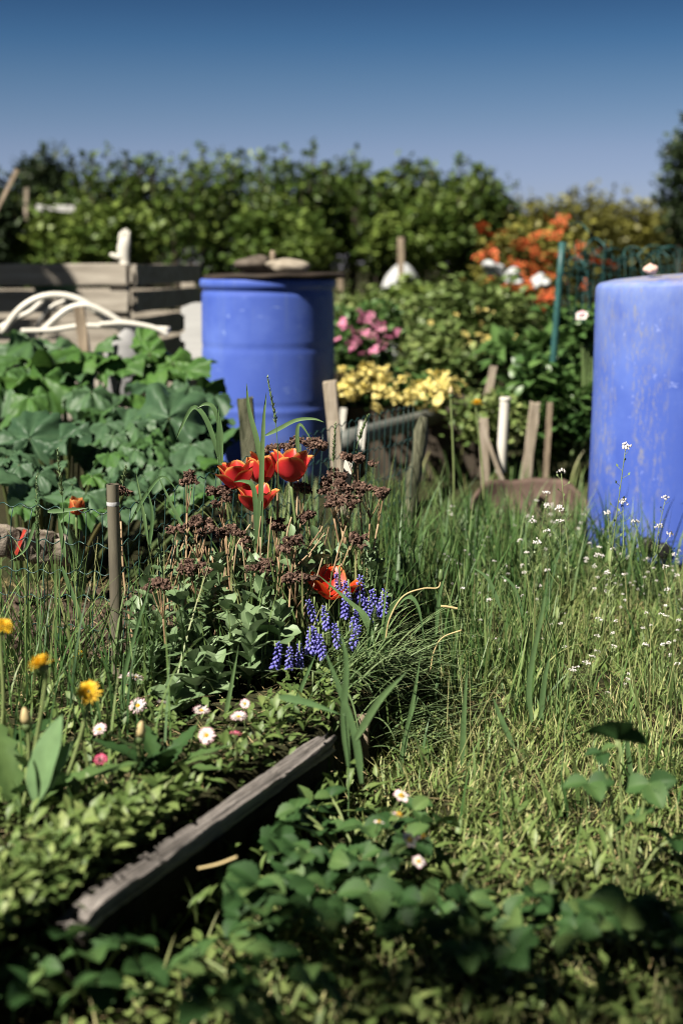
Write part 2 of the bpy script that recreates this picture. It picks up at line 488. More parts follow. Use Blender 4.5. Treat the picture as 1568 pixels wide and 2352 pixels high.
def barrelmat(name, moss):
    """blue plastic; scuffs, dusty top, streaks of lichen where asked"""
    m, nt, out = newmat(name)
    N, L = nt.nodes, nt.links
    tc = N.new('ShaderNodeTexCoord')

    def noise(scale, detail=5, rough=.6):
        mp = N.new('ShaderNodeMapping'); mp.inputs['Scale'].default_value = scale
        L.new(tc.outputs['Object'], mp.inputs['Vector'])
        no = N.new('ShaderNodeTexNoise'); no.inputs['Scale'].default_value = 1
        no.inputs['Detail'].default_value = detail; no.inputs['Roughness'].default_value = rough
        L.new(mp.outputs[0], no.inputs['Vector'])
        return no.outputs['Fac']

    def rng_(x, a, b, c=0., d=1.):
        r = N.new('ShaderNodeMapRange'); r.inputs[1].default_value = a; r.inputs[2].default_value = b
        r.inputs[3].default_value = c; r.inputs[4].default_value = d
        L.new(x, r.inputs[0]); return r.outputs[0]

    def mul(a, b):
        k = N.new('ShaderNodeMath'); k.operation = 'MULTIPLY'; L.new(a, k.inputs[0])
        if hasattr(b, 'links'): L.new(b, k.inputs[1])
        else: k.inputs[1].default_value = b
        return k.outputs[0]

    def mix(f, a, b):
        k = N.new('ShaderNodeMix'); k.data_type = 'RGBA'
        L.new(f, k.inputs[0])
        for s, x in ((k.inputs[6], a), (k.inputs[7], b)):
            if hasattr(x, 'links'): L.new(x, s)
            else: s.default_value = rgb(x)
        return k.outputs[2]
    sp = N.new('ShaderNodeSeparateXYZ'); L.new(tc.outputs['Object'], sp.inputs[0])
    col = mix(rng_(noise((5, 5, 1.6)), .3, .7), (.044, .082, .34), (.06, .103, .375))
    col = mix(mul(rng_(noise((3, 3, 3)), .45, .75), .3), col, (.2, .3, .68))
    if moss:
        top = rng_(sp.outputs['Z'], .62, .95)
        col = mix(mul(mul(top, rng_(noise((7, 7, 4)), .3, .65)), .55), col, (.3, .38, .55))
        left = rng_(sp.outputs['X'], -.06, -.17)
        st = mul(rng_(noise((70, 70, 22), 8, .8), .5, .6), rng_(noise((16, 16, 1.3), 4), .42, .56))
        col = mix(mul(mul(st, left), .55), col, (.24, .23, .16))
        rim = mul(rng_(sp.outputs['Z'], .9, .935), rng_(noise((14, 14, 14)), .4, .55))
        col = mix(mul(rim, .8), col, (.33, .27, .17))
        sc = mul(rng_(noise((4, 60, 22), 3), .66, .7), .35)
        col = mix(sc, col, (.3, .36, .66))
    else:
        dr = mul(rng_(noise((26, 26, 1.5), 6, .7), .55, .72), .35)
        col = mix(dr, col, (.12, .17, .3))
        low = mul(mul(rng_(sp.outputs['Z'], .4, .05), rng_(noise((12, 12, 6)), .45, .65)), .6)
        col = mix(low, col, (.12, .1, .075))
        sc = mul(rng_(noise((5, 40, 30), 3), .66, .7), .4)
        col = mix(sc, col, (.22, .3, .55))
    bs = N.new('ShaderNodeBsdfPrincipled')
    L.new(col, bs.inputs['Base Color'])
    bs.inputs['Roughness'].default_value = .55
    bs.inputs['Specular IOR Level'].default_value = .15
    bp = N.new('ShaderNodeBump'); bp.inputs['Strength'].default_value = .12; bp.inputs['Distance'].default_value = .01
    L.new(noise((9, 9, 9)), bp.inputs['Height']); L.new(bp.outputs[0], bs.inputs['Normal'])
    L.new(bs.outputs[0], out.inputs['Surface'])
    return m


M['barrel'] = barrelmat('blue_barrel_plastic', False)
M['barrelmoss'] = barrelmat('mossy_blue_barrel_plastic', True)

# ------------------------------------------------------------------ ground
XBY = np.array([0.9, 1.62, 2.45, 3.0, 4.4, 6.0])
XBX = np.array([-.83, -.47, -.035, .17, .25, .25])


def sstep(a, b, x):
    t = np.clip((x - a) / (b - a), 0, 1)
    return t * t * (3 - 2 * t)


def gz(x, y):
    x = np.asarray(x, float); y = np.asarray(y, float)
    xb = np.interp(y, XBY, XBX)
    bed = sstep(.012, -.025, x - xb)
    hgt = .125 * (1 - sstep(3.1, 4.6, y) * .8) * (1 - sstep(4.6, 6.5, y)) * sstep(.3, .9, y)
    n = .008 * np.sin(9 * x + 3 * y) * np.sin(7.3 * y - 4 * x) + .005 * np.sin(23 * x + 1) * np.sin(19 * y + 2)
    return bed * hgt + n * (y < 12)


def gp(x, y):
    x = np.asarray(x, float); y = np.asarray(y, float)
    return np.stack([x, y, gz(x, y)], -1)


def axis(a, b, st, far, grow):
    core = list(np.arange(a, b, st)) + [b]
    lo, hi, s = [], [], st
    x = a
    while x > -far:
        s *= grow; x -= s; lo.append(x)
    s = st; x = b
    while x < far:
        s *= grow; x += s; hi.append(x)
    return np.array(lo[::-1] + core + hi)


gx = axis(-1.6, 1.6, .02, 260, 1.25)
gy = axis(.6, 4.8, .02, 260, 1.25)
X, Y = np.meshgrid(gx, gy)
Z = gz(X, Y) + np.where((Y < 6), rng.normal(0, .003, X.shape), 0)
mb = MB()
nx = len(gx)
i, j = np.meshgrid(np.arange(len(gy) - 1), np.arange(nx - 1), indexing='ij')
a = i * nx + j
mb.add(np.stack([X, Y, Z], -1).reshape(-1, 3), q=np.stack([a, a + 1, a + nx + 1, a + nx], -1).reshape(-1, 4))
m, nt, out = newmat('garden_soil')
N, L = nt.nodes, nt.links
tc = N.new('ShaderNodeTexCoord')
n1 = N.new('ShaderNodeTexNoise'); n1.inputs['Scale'].default_value = 1.3; n1.inputs['Detail'].default_value = 5
n2 = N.new('ShaderNodeTexNoise'); n2.inputs['Scale'].default_value = 45; n2.inputs['Detail'].default_value = 8
L.new(tc.outputs['Object'], n1.inputs['Vector']); L.new(tc.outputs['Object'], n2.inputs['Vector'])
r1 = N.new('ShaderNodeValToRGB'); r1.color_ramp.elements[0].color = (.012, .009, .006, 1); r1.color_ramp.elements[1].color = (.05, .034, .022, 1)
r2 = N.new('ShaderNodeValToRGB'); r2.color_ramp.elements[0].color = (.014, .02, .007, 1); r2.color_ramp.elements[1].color = (.045, .06, .02, 1)
L.new(n2.outputs['Fac'], r1.inputs['Fac']); L.new(n2.outputs['Fac'], r2.inputs['Fac'])
mx = N.new('ShaderNodeMix'); mx.data_type = 'RGBA'
L.new(n1.outputs['Fac'], mx.inputs[0]); L.new(r1.outputs['Color'], mx.inputs[6]); L.new(r2.outputs['Color'], mx.inputs[7])
bs = N.new('ShaderNodeBsdfPrincipled'); bs.inputs['Roughness'].default_value = .95; bs.inputs['Specular IOR Level'].default_value = .1
L.new(mx.outputs[2], bs.inputs['Base Color'])
bp = N.new('ShaderNodeBump'); bp.inputs['Strength'].default_value = .8; bp.inputs['Distance'].default_value = .02
L.new(n2.outputs['Fac'], bp.inputs['Height']); L.new(bp.outputs[0], bs.inputs['Normal'])
L.new(bs.outputs[0], out.inputs['Surface'])
tag(mb.build('ground', m), kind='structure')

# ------------------------------------------------------------------ grass (nobody could count it)
def patchy(x, y):
    return np.sin(17 * x + 6 * y + 1) + np.sin(13 * y - 9 * x) + np.sin(29 * x - 21 * y + 2) * .6


def xb(y): return np.interp(y, XBY, XBX)


def field(n, y0, y1, dens=None, margin=.15):
    """random points over the part of the ground the picture shows, even per square metre"""
    y = np.sqrt(rng.uniform(y0 ** 2, y1 ** 2, n)) if dens is None else rng.uniform(y0, y1, n)
    x = rng.uniform(-1, 1, n) * (.245 * y + margin)
    return x, y


mb = MB()
x, y = field(47000, 1.45, 4.9)
k = (x > xb(y) + .03) & ~((y > 4.45) & (x > .8))
# bare patch beside the board
k &= ~((x - xb(y) < .16) & (y < 2.3) & (y > 1.6) & (rng.uniform(0, 1, len(x)) < np.where(y > 2.0, .6, .93)))
k &= ~((y > 2.9) & (patchy(x, y) + rng.normal(0, .4, len(x)) < -.6))
x, y = x[k], y[k]
n = len(x)
hh = rng.uniform(.025, .075, n) * np.where((x > .8) & (y > 3.7), .35, 1) * (1 + 1.1 * sstep(2.4, 3.6, y) * rng.uniform(.3, 1, n))
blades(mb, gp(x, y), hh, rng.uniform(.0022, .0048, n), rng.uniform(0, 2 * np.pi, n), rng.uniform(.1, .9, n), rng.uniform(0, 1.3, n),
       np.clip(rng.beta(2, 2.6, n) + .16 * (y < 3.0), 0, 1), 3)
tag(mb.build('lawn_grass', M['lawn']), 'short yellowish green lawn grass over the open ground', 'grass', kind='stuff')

mb = MB()
# small broad leaves between the lawn blades and over the bed
spoon = leaf(1, .42, 3, 2, peak=.65, power=.8, fold=.25, curl=.7)
oval = leaf(1, .6, 3, 2, peak=.5, power=.7, fold=.2, curl=.5)
lance = leaf(1, .26, 4, 2, peak=.45, power=.9, fold=.3, curl=.8)
x, y = field(9000, 1.45, 3.9)
k = (x > xb(y) + .04) & (rng.uniform(0, 1, len(x)) < np.where(y < 2.4, .6, .28)) & ~((x - xb(y) < .16) & (y < 2.3) & (y > 1.6))
x, y = x[k], y[k]; n = len(x)
P = gp(x, y); P[:, 2] += rng.uniform(.0, .05, n)
scatter(mb, lance, P, frames(rng.uniform(0, 6.3, n), rng.uniform(-.1, 1.2, n)), rng.uniform(.02, .05, n), rng.beta(2, 2, n) * .8)
x, y = field(16000, 1.3, 2.9)
k = (x < xb(y) - .0)
x, y = x[k], y[k]; n = len(x)
cl = np.sin(11 * x + 5 * y) * np.sin(9 * y - 6 * x + 1) + rng.normal(0, .45, n)
k = (cl > -.35) & ~((y > 2.35) & (x < -.15) & (rng.uniform(0, 1, len(x)) < .6))
x, y, cl = x[k], y[k], cl[k]; n = len(x)
P = gp(x, y); P[:, 2] += rng.uniform(0, .035, n) + .015 * np.clip(cl, 0, 1)
scatter(mb, spoon, P, frames(rng.uniform(0, 6.3, n), rng.uniform(-.1, 1.1, n), rng.normal(0, .3, n)), rng.uniform(.013, .036, n), np.clip(rng.beta(1.6, 2.8, n) * .85 - .05, 0, 1))
# shadow gap at the foot of the shade in the lower right and lower left
x, y = field(1500, 1.45, 2.15)
k = (x > xb(y) + .12)
x, y = x[k], y[k]; n = len(x)
P = gp(x, y); P[:, 2] += rng.uniform(.0, .07, n)
scatter(mb, oval, P, frames(rng.uniform(0, 6.3, n), rng.uniform(-.2, .9, n)), rng.uniform(.014, .03, n), rng.beta(2, 2, n) * .8)
n = 650
y = rng.uniform(1.6, 1.98, n); x = np.interp(y, XBY, XBX) + rng.uniform(-.09, .05, n) * np.clip((2.02 - y) / .25, .2, 1)
scatter(mb, spoon, np.stack([x, y, rng.uniform(.145, .185, n)], -1), frames(rng.uniform(0, 6.3, n), rng.uniform(-.1, 1.1, n), rng.normal(0, .3, n)), rng.uniform(.015, .04, n), np.clip(rng.beta(1.6, 2.8, n) * .85, 0, 1))
# weeds against the shaded face of the board
n = 420
y = rng.uniform(1.7, 2.42, n); x = np.interp(y, XBY, XBX) + .03 + np.abs(rng.normal(0, .045, n))
scatter(mb, lance, np.stack([x, y, rng.uniform(.005, .075, n)], -1), frames(rng.uniform(0, 6.3, n), rng.uniform(.2, 1.3, n), rng.normal(0, .3, n)), rng.uniform(.025, .06, n), rng.uniform(0, .6, n))
n = 1100
y = rng.uniform(1.5, 2.1, n); x = np.interp(y, XBY, XBX) - np.abs(rng.normal(.02, .07, n)) + .06 * (2.05 - y)
scatter(mb, spoon, np.stack([x, y, rng.uniform(.13, .19, n)], -1), frames(rng.uniform(0, 6.3, n), rng.uniform(-.1, 1.1, n), rng.normal(0, .3, n)), rng.uniform(.018, .045, n), np.clip(rng.beta(2, 2.4, n) * .9 - .05, 0, 1))
tag(mb.build('ground_cover', M['cover']), 'small light green leaves covering the bed and lawn', 'ground cover', kind='stuff')

mb = MB()
# tall upright blades along the wire fence
def strip(n, x0, x1, y0, y1, h0, h1, w0=.003, w1=.007, lean=.25, bend=.6, c0=.1, c1=.75, azm=None):
    x = rng.uniform(x0, x1, n); y = rng.uniform(y0, y1, n)
    k = patchy(x, y) + rng.normal(0, .5, n) > -.25
    x, y = x[k], y[k]; n = len(x)
    az = rng.uniform(0, 6.3, n) if azm is None else rng.normal(azm, .7, n)
    blades(mb, gp(x, y), rng.uniform(h0, h1, n), rng.uniform(w0, w1, n), az, np.abs(rng.normal(0, lean, n)),
           np.abs(rng.normal(0, bend, n)), rng.uniform(c0, c1, n), 6)


strip(300, -.95, -.3, 2.62, 3.1, .12, .34, .003, .006)
strip(160, -.95, -.35, 2.3, 2.7, .05, .16)
strip(110, -1.0, -.3, 3.1, 3.6, .1, .25, c0=.2, c1=.9)
strip(450, -.3, .2, 3.25, 4.0, .15, .42)
strip(900, .05, .55, 3.4, 4.6, .15, .38, .004, .009, c0=0, c1=.55)
strip(760, .3, 1.0, 3.9, 4.6, .13, .32, .005, .01, bend=1.0, c0=0, c1=.6)
strip(500, .2, .5, 2.9, 3.6, .1, .3)
strip(240, .3, 1.2, 2.5, 4.2, .1, .3, c0=.3, c1=.8)
strip(260, .1, 1.3, 2.2, 3.2, .06, .17, c0=.3, c1=.8)
strip(500, -.3, .1, 2.75, 3.2, .08, .26)
strip(600, .15, 1.25, 2.1, 3.9, .05, .17, .003, .007, bend=.9, c0=.05, c1=.7)
strip(1500, .2, 1.3, 2.25, 4.3, .1, .27, .0012, .0026, lean=.35, bend=.7, c0=.35, c1=1.0)
strip(500, .35, 1.3, 2.3, 3.9, .06, .16, .005, .01, lean=.5, bend=1.0, c0=.1, c1=.7)
strip(420, -.85, -.28, 2.25, 2.95, .12, .3, .003, .006, c0=0, c1=.7)
strip(170, -.36, .06, 2.9, 3.2, .12, .27, .006, .011, lean=.15, bend=.35, c0=.35, c1=.8)
strip(1600, -.4, 2.2, 4.8, 7.5, .06, .22, .004, .01, c0=.2, c1=.9)
strip(520, .3, .95, 4.5, 5.05, .12, .26, .005, .01, bend=1.0, c0=0, c1=.6)
strip(160, -.75, -.2, 1.5, 2.3, .05, .16, c0=.3)
strip(2600, -4, 4, 7.5, 15, .1, .35, .012, .03, c0=.2, c1=.9)
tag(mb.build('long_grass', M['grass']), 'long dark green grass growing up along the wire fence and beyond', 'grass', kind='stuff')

# soil clods on the bare earth behind the fence
mb = MB()
n = 1500
x = rng.uniform(-1.05, -.38, n); y = rng.uniform(2.95, 3.75, n)
nuggets(mb, gp(x, y) + [0, 0, .004], rng.uniform(.004, .02, n), c=.5)
tag(mb.build('soil_clods', M['soilclod']), 'crumbly brown earth behind the wire fence', 'soil', kind='stuff')

# dead moss and straw on the ground
mb = MB()
x, y = field(4200, 1.45, 4.0)
n = len(x)
P = gp(x, y); P[:, 2] += rng.uniform(.004, .02, n)
blades(mb, P, rng.uniform(.02, .07, n), rng.uniform(.001, .0025, n), rng.uniform(0, 6.3, n), rng.uniform(1.2, 1.6, n), rng.uniform(-.4, .3, n), rng.uniform(0, 1, n), 3)
tag(mb.build('dry_straw', M['drystem']), 'dry straw coloured stems lying among the grass', 'straw', kind='stuff')

# ------------------------------------------------------------------ edging board and stub
A = G(165, 2098, .148); B = G(748, 1690, .148)
t = thing('edging_board', 'weathered grey plank edging the raised flower bed', 'plank', ((A + B) / 2)[:3] * [1, 1, 0])
d = (B - A); d[2] = 0; d /= np.linalg.norm(d)
side = np.array([d[1], -d[0], 0])
mb = MB()
nl = 60
Lb = np.linalg.norm(B - A)
sec = []
wb = .034
hb = .026
for q_ in np.linspace(-1, 1, 9): sec.append((q_ * wb / 2, 0.0 - .003 * abs(q_) ** 4))
for q_ in np.linspace(0.15, 1, 4): sec.append((wb / 2, -q_ * hb))
for q_ in np.linspace(1, .15, 4): sec.append((-wb / 2, -q_ * hb))
sec = np.array(sec)
ks = len(sec)
rows = []
for i_ in range(nl + 1):
    f = i_ / nl
    o = sec.copy()
    groove = .0035 * np.sin(sec[:, 0] * 420 + 2.2 * np.sin(f * 7)) + .0025 * np.sin(sec[:, 0] * 900 + f * 9)
    top = np.arange(ks) < 9
    o[:, 1] += np.where(top, groove, 0) + .001 * np.sin(f * 11) - .012 * (f < .06) * (1 - f / .06)
    o[:, 0] += rng.normal(0, .0007, ks)
    end = np.where(top | True, rng.uniform(-.02, .02, ks), 0) * (1 if i_ in (0, nl) else 0)
    p = A + (B - A) * f
    rows.append(p + o[:, 0:1] * side + o[:, 1:2] * np.array([0, 0, 1]) + end[:, None] * d)
v = np.array(rows).reshape(-1, 3)
ii, jj = np.meshgrid(np.arange(nl), np.arange(ks), indexing='ij')
qq = np.stack([ii * ks + jj, ii * ks + (jj + 1) % ks, (ii + 1) * ks + (jj + 1) % ks, (ii + 1) * ks + jj], -1).reshape(-1, 4)
e = len(v); v = np.vstack([v, A - [0, 0, .013], B - [0, 0, .013]])
tri = [(e, (j_ + 1) % ks, j_) for j_ in range(ks)] + [(e + 1, nl * ks + j_, nl * ks + (j_ + 1) % ks) for j_ in range(ks)]
# grain must run along the board: rotate into board space
ang = math.atan2(d[1], d[0]) - math.pi / 2
t.rotation_euler = (0, 0, ang)
Mi = np.array(Matrix.Rotation(-ang, 3, 'Z'))
mb.add((v - np.array(t.location)) @ Mi.T, q=qq, t=tri)
mb.build('board', M['oldwood'], t, world=False)
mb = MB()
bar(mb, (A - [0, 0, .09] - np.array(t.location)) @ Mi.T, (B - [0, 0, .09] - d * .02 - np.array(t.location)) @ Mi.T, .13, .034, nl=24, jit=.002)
o = mb.build('shade_face', M['board_shade'], t, world=False)  # side face of the board with its shade painted in
o['label'] = 'side of the board under the plank, its shade coloured near black'

b0 = G(832, 1762, 0.0)
t = thing('wooden_peg', 'short brown wooden peg standing at the far end of the plank', 'peg', b0)
mb = MB()
tp = W(834, 1640, b0[1] + .01)
bar(mb, b0 - [0, 0, .03], tp, .022, .02, side=(1, 0, 0), nl=10, jit=.0008, chip=.004)
mb.build('peg', M['stake'], t)

# ------------------------------------------------------------------ wire fence
fl = [W(-60, 1165, 3.02), W(255, 1118, 2.86), W(600, 1036, 3.48), W(965, 962, 4.42)]
fxy = np.array([[-1.1, 3.06], [-.74, 3.0], [fl[1][0], fl[1][1] + .02], [fl[2][0], fl[2][1]], [fl[3][0] - .02, fl[3][1]]])
ztop = np.array([.46, .458, .462, .52, .535])
seg = np.concatenate([[0], np.cumsum(np.linalg.norm(np.diff(fxy, axis=0), axis=1))])


def fpt(s, z01):
    x = np.interp(s, seg, fxy[:, 0]); y = np.interp(s, seg, fxy[:, 1])
    zt = np.interp(s, seg, ztop)
    g = gz(x, y)
    return np.stack([x, y, g + .01 + (zt - g - .01) * z01], -1)


pipe_loc = np.array([fl[1][0], fl[1][1], gz(fl[1][0], fl[1][1])])
t = thing('wire_fence', 'low green wire fence strung between the steel pipe and the mossy leaning post', 'fence', pipe_loc)
mb = MB()
st = .045
S_ = seg[-1]
ss = np.arange(0, S_, st / 6)
nrow = 6
for r_ in range(nrow):
    z01 = 1 - r_ * .195 if r_ < 5 else .03
    ph = rng.uniform(0, 6)
    p = fpt(ss, z01)
    p[:, 2] += .0045 * np.sin(2 * np.pi * ss / st + ph) + .006 * np.sin(ss * 4 + r_ * 1.7)
    p[:, 1] += .003 * np.cos(2 * np.pi * ss / st + ph)
    tube(mb, p, .0014, 5)
for k_, s0 in enumerate(np.arange(.01, S_, st)):
    tt = np.linspace(0, 1, 14)
    p = fpt(s0 - (.045 * (1 - tt)) + .006 * np.sin(tt * 9 + k_), tt)
    tube(mb, p, .0011, 4)
mb.build('wire_mesh', M['wire'], t)
mb = MB()
pb = np.array([fl[1][0] + .004, fl[1][1], 0.05]); ptop = W(259, 1112, fl[1][1])
pr_ = .0125
pts = np.linspace(pb, ptop, 12)
tube(mb, pts, pr_, 20, cap=False)
inn = np.linspace(ptop, ptop - [0, 0, .05], 5)
tube(mb, inn, pr_ - .0022, 20, cap=False)
th = np.arange(20) * 2 * np.pi / 20
o_ = np.stack([np.cos(th), np.sin(th), 0 * th], -1)
v = np.vstack([ptop + o_ * pr_, ptop + o_ * (pr_ - .0022)])
mb.add(v, q=[(j_, (j_ + 1) % 20, 20 + (j_ + 1) % 20, 20 + j_) for j_ in range(20)])
o = mb.build('post', M['postmetal'], t)
o['label'] = 'brown steel pipe post'
mb = MB()
zz = ptop - [0, 0, .036]
tube(mb, [zz, zz - [0, 0, .002], zz - [0, 0, .006], zz - [0, 0, .008]], [pr_ + .0004, pr_ + .0008, pr_ + .0008, pr_ + .0004], 20, cap=False)
mb.build('paint_band', M['greypaint'], o)
mb = MB()
lb = W(925, 1330, 4.4); lt = W(972, 958, 4.45)
pts = smooth_path([lb, W(938, 1200, 4.4), W(950, 1100, 4.43), lt], 14)
rr = np.array([.022 + .004 * math.sin(k_ * 2.3) for k_ in range(14)]); rr[-1] = .012
for k_ in range(14): pts[k_] += rng.normal(0, .002, 3)
tube(mb, pts, rr, 9)
o = mb.build('post', M['mossy'], t)
o['label'] = 'mossy leaning wooden post'

# ------------------------------------------------------------------ tulips
def petal(L=.075, Wd=.05, opn=0.2, az=0., r0=.004, twist=0., nl=10, nw=6, tipout=.25):
    tt = np.linspace(0, 1, nl + 1)
    a = R(12) + (R(92) - opn * R(62) - R(12)) * sstep(0, .45, tt) - tipout * sstep(.65, 1, tt)
    am = .5 * (a[1:] + a[:-1])
    r = r0 + np.concatenate([[0], np.cumsum(np.cos(am))]) * L / nl
    z = np.concatenate([[0], np.cumsum(np.sin(am))]) * L / nl
    w = np.where(tt < .55, np.sin(.5 * np.pi * (tt / .55)) ** .75, np.maximum(0, np.cos(.5 * np.pi * ((tt - .55) / .45))) ** .6)
    w = np.maximum(w, .09) * Wd / 2
    w[-1] = Wd * .05
    s = np.linspace(-1, 1, nw + 1)
    T_ = w[:, None] * s[None]
    inn = (np.abs(s)[None] ** 1.8) * w[:, None] * .42
    rr = r[:, None] - inn * np.sin(a)[:, None]
    zz = z[:, None] + inn * np.cos(a)[:, None] + .0018 * np.sin(tt * 9)[:, None] * (np.abs(s)[None] ** 3)
    ca, sa = math.cos(az), math.sin(az)
    v = np.stack([rr * ca - T_ * sa, rr * sa + T_ * ca, zz], -1).reshape(-1, 3)
    i_, j_ = np.meshgrid(np.arange(nl), np.arange(nw), indexing='ij')
    k_ = i_ * (nw + 1) + j_
    q = np.stack([k_, k_ + 1, k_ + nw + 2, k_ + nw + 1], -1).reshape(-1, 4)
    edge = np.clip(np.abs(s)[None] ** 3.2 * (.35 + .75 * tt[:, None]) + sstep(.68, 1.03, tt)[:, None] * .8 + .1 * np.sin(s * 13 + az * 5)[None] * (1 - tt[:, None]), 0, 1)
    return v, q, edge.ravel()


def tulip(label, u, v, y, size, opn, tilt=(0, 0), seed=0, mat='tulip', base=None, name='tulip', n_in=3, n_out=3, leaves=2):
    g = np.random.default_rng(seed)
    c = W(u, v, y)                       # bottom of the flower
    bx, by = (c[0], c[1] + .02) if base is None else base
    b = np.array([bx, by, gz(bx, by)])
    t = thing(name, label, 'tulip', b, group='red and yellow tulips in the bed' if name == 'tulip' else None)
    mb = MB()
    tube(mb, smooth_path([b, (b * .5 + c * .5) + [g.normal(0, .008), 0, 0], c], 12), np.linspace(.0042, .0034, 12), 8, c=.5)
    mb.build('stem', M['stem'], t)
    Rm = np.array(Matrix.Rotation(tilt[0], 3, 'X') @ Matrix.Rotation(tilt[1], 3, 'Y'))
    a0 = g.uniform(0, 6.3)
    for ring, n_, oo, ll in ((0, n_in, opn - .12, 1.0), (1, n_out, opn + .12, .96)):
        for k_ in range(n_):
            az = a0 + (k_ + .5 * ring) * 2 * np.pi / n_ + g.normal(0, .08)
            pv, pq, pc = petal(L=size * ll * g.uniform(.94, 1.06), Wd=size * .72 * g.uniform(.9, 1.1), opn=max(0, oo + g.normal(0, .07)), az=az,
                               tipout=.1 + .5 * opn * g.uniform(.3, 1.2), r0=.003 + .002 * ring)
            mb = MB(); mb.add(pv @ Rm.T + c, q=pq, c=pc)
            mb.build('petal', M[mat], t)
    for k_ in range(leaves):
        mb = MB()
        az = g.uniform(0, 6.3)
        lv = leaf(.24, .042, 8, 4, peak=.35, power=.7, fold=.5, curl=.5)
        scatter(mb, lv, b + [0, 0, .01], frames(az, R(g.uniform(55, 78))), g.uniform(.8, 1.1), g.uniform(.1, .5))
        mb.build('leaf', M['tulipleaf'], t)
    return t


tulip('largest red tulip with yellow edges, rightmost of the four upright blooms', 668, 1107, 3.18, 0.088, .36, (R(-4), R(2)), 3)
tulip('red tulip with several frilled petals, leftmost of the upright blooms', 548, 1122, 3.14, 0.074, .38, (R(6), R(-8)), 8, n_in=4, n_out=4)
tulip('red tulip squeezed between the leftmost and the largest tulip bloom', 598, 1110, 3.24, 0.079, .28, (0, R(3)), 5)
tulip('low red tulip with spreading outer petals under the other three blooms', 588, 1174, 3.08, 0.072, .5, (R(8), 0), 11)
tulip('wide open orange red tulip low beside the purple flower spikes', 757, 1372, 2.98, 0.082, .72, (R(14), R(8)), 21, mat='tulipopen', base=(-.03, 3.02), n_out=4)
tulip('closed faded orange tulip behind the fence, left of the steel pipe', 176, 1182, 3.55, .05, .0, (R(5), R(4)), 31, mat='tuliporange', name='faded_tulip')

# ------------------------------------------------------------------ sedum clumps with dried heads
def dead_head(mb, c, wpx, hpx, y, seed):
    g = np.random.default_rng(seed)
    w = wpx * PX(y) / 2; h = hpx * PX(y) / 2
    nk = max(6, int(wpx / 7))
    P, joints = [], []
    for k_ in range(nk):
        a, r = g.uniform(0, 6.3), math.sqrt(g.uniform(0, 1))
        o = np.array([w * r * math.cos(a), w * r * math.sin(a) * .8, h * (.75 - .9 * r * r) + g.normal(0, h * .25)])
        joints.append(c + o)
        m_ = g.integers(16, 26)
        dd = g.normal(0, 1, (m_, 3)); dd /= np.linalg.norm(dd, axis=1)[:, None]
        P.append(c + o + dd * [1.15, 1.15, .75] * g.uniform(.0045, .0115, (m_, 1)))
    P = np.concatenate(P)
    nuggets(mb, P, g.uniform(.0026, .0052, len(P)), c=g.uniform(.15, .85, len(P)), stretch=(1, .75, 1.3))
    return joints


sedL = thing('sedum_clump', 'sedum clump with grey green leaves and dry brown heads next to the steel pipe', 'sedum', gp(-.3, 2.82), group='sedum clumps with last year\'s dried heads')
sedM = thing('sedum_clump', 'tall middle sedum clump whose dry brown heads surround the red tulips', 'sedum', gp(-.14, 3.0), group='sedum clumps with last year\'s dried heads')
sedR = thing('sedum_clump', 'sedum clump with big dark dry heads and bundled orange stalks right of the tulips', 'sedum', gp(.02, 3.2), group='sedum clumps with last year\'s dried heads')
heads = [  # clump, u, v, width, height, depth
    (sedM, 690, 1022, 120, 30, 3.3), (sedM, 640, 1030, 55, 26, 3.28), (sedR, 822, 1058, 80, 50, 3.3), (sedR, 772, 1102, 60, 34, 3.26), (sedR, 850, 1128, 74, 56, 3.24),
    (sedR, 765, 1128, 84, 34, 3.2), (sedR, 782, 1156, 92, 44, 3.14), (sedM, 506, 1146, 78, 62, 3.12), (sedL, 440, 1214, 96, 54, 2.95), (sedL, 522, 1226, 58, 44, 3.0),
    (sedM, 636, 1212, 60, 44, 3.08), (sedM, 672, 1258, 62, 54, 2.95), (sedM, 700, 1128, 60, 28, 3.22), (sedL, 440, 1306, 78, 24, 2.9), (sedM, 600, 1300, 58, 22, 2.95),
    (sedL, 362, 1348, 56, 34, 2.78), (sedM, 690, 1332, 84, 36, 2.95), (sedR, 820, 1246, 48, 44, 3.12), (sedL, 430, 1112, 36, 50, 3.1), (sedL, 270, 1128, 40, 30, 2.95),
    (sedM, 560, 1250, 44, 30, 3.1), (sedM, 720, 1190, 50, 26, 3.2), (sedR, 880, 1140, 30, 34, 3.25)]
roots = {}
for i_, (cl, u, v, w_, h_, y) in enumerate(heads):
    c = W(u, v, y)
    g = np.random.default_rng(100 + i_)
    cx_, cy_ = cl.location[0], cl.location[1]
    bx, by = cx_ + (c[0] - cx_) * .72 + g.normal(0, .02), cy_ + (y - cy_) * .6 + g.normal(0, .03)
    b = gp(bx, by)
    hm = MB(); joints = dead_head(hm, c, w_, h_, y, 200 + i_)
    sm = MB()
    nk = c - (c - b) * .13 / max(.1, np.linalg.norm(c - b)) * .5
    tube(sm, smooth_path([b, b * .45 + nk * .55 + [g.normal(0, .008), g.normal(0, .008), 0], nk], 10), np.linspace(.0032, .0022, 10), 6, c=g.uniform(.2, .9))
    for jn in joints[::2]:
        tube(sm, smooth_path([nk, nk * .4 + jn * .6 - [0, 0, .004], jn], 5), [.0016, .0013, .0011, .001, .0008], 4, c=.35)
    s_ = sm.build('dried_stalk', M['deadstem'], cl)
    hm.build('flower_head', M['deadhead'], s_, smooth=False)
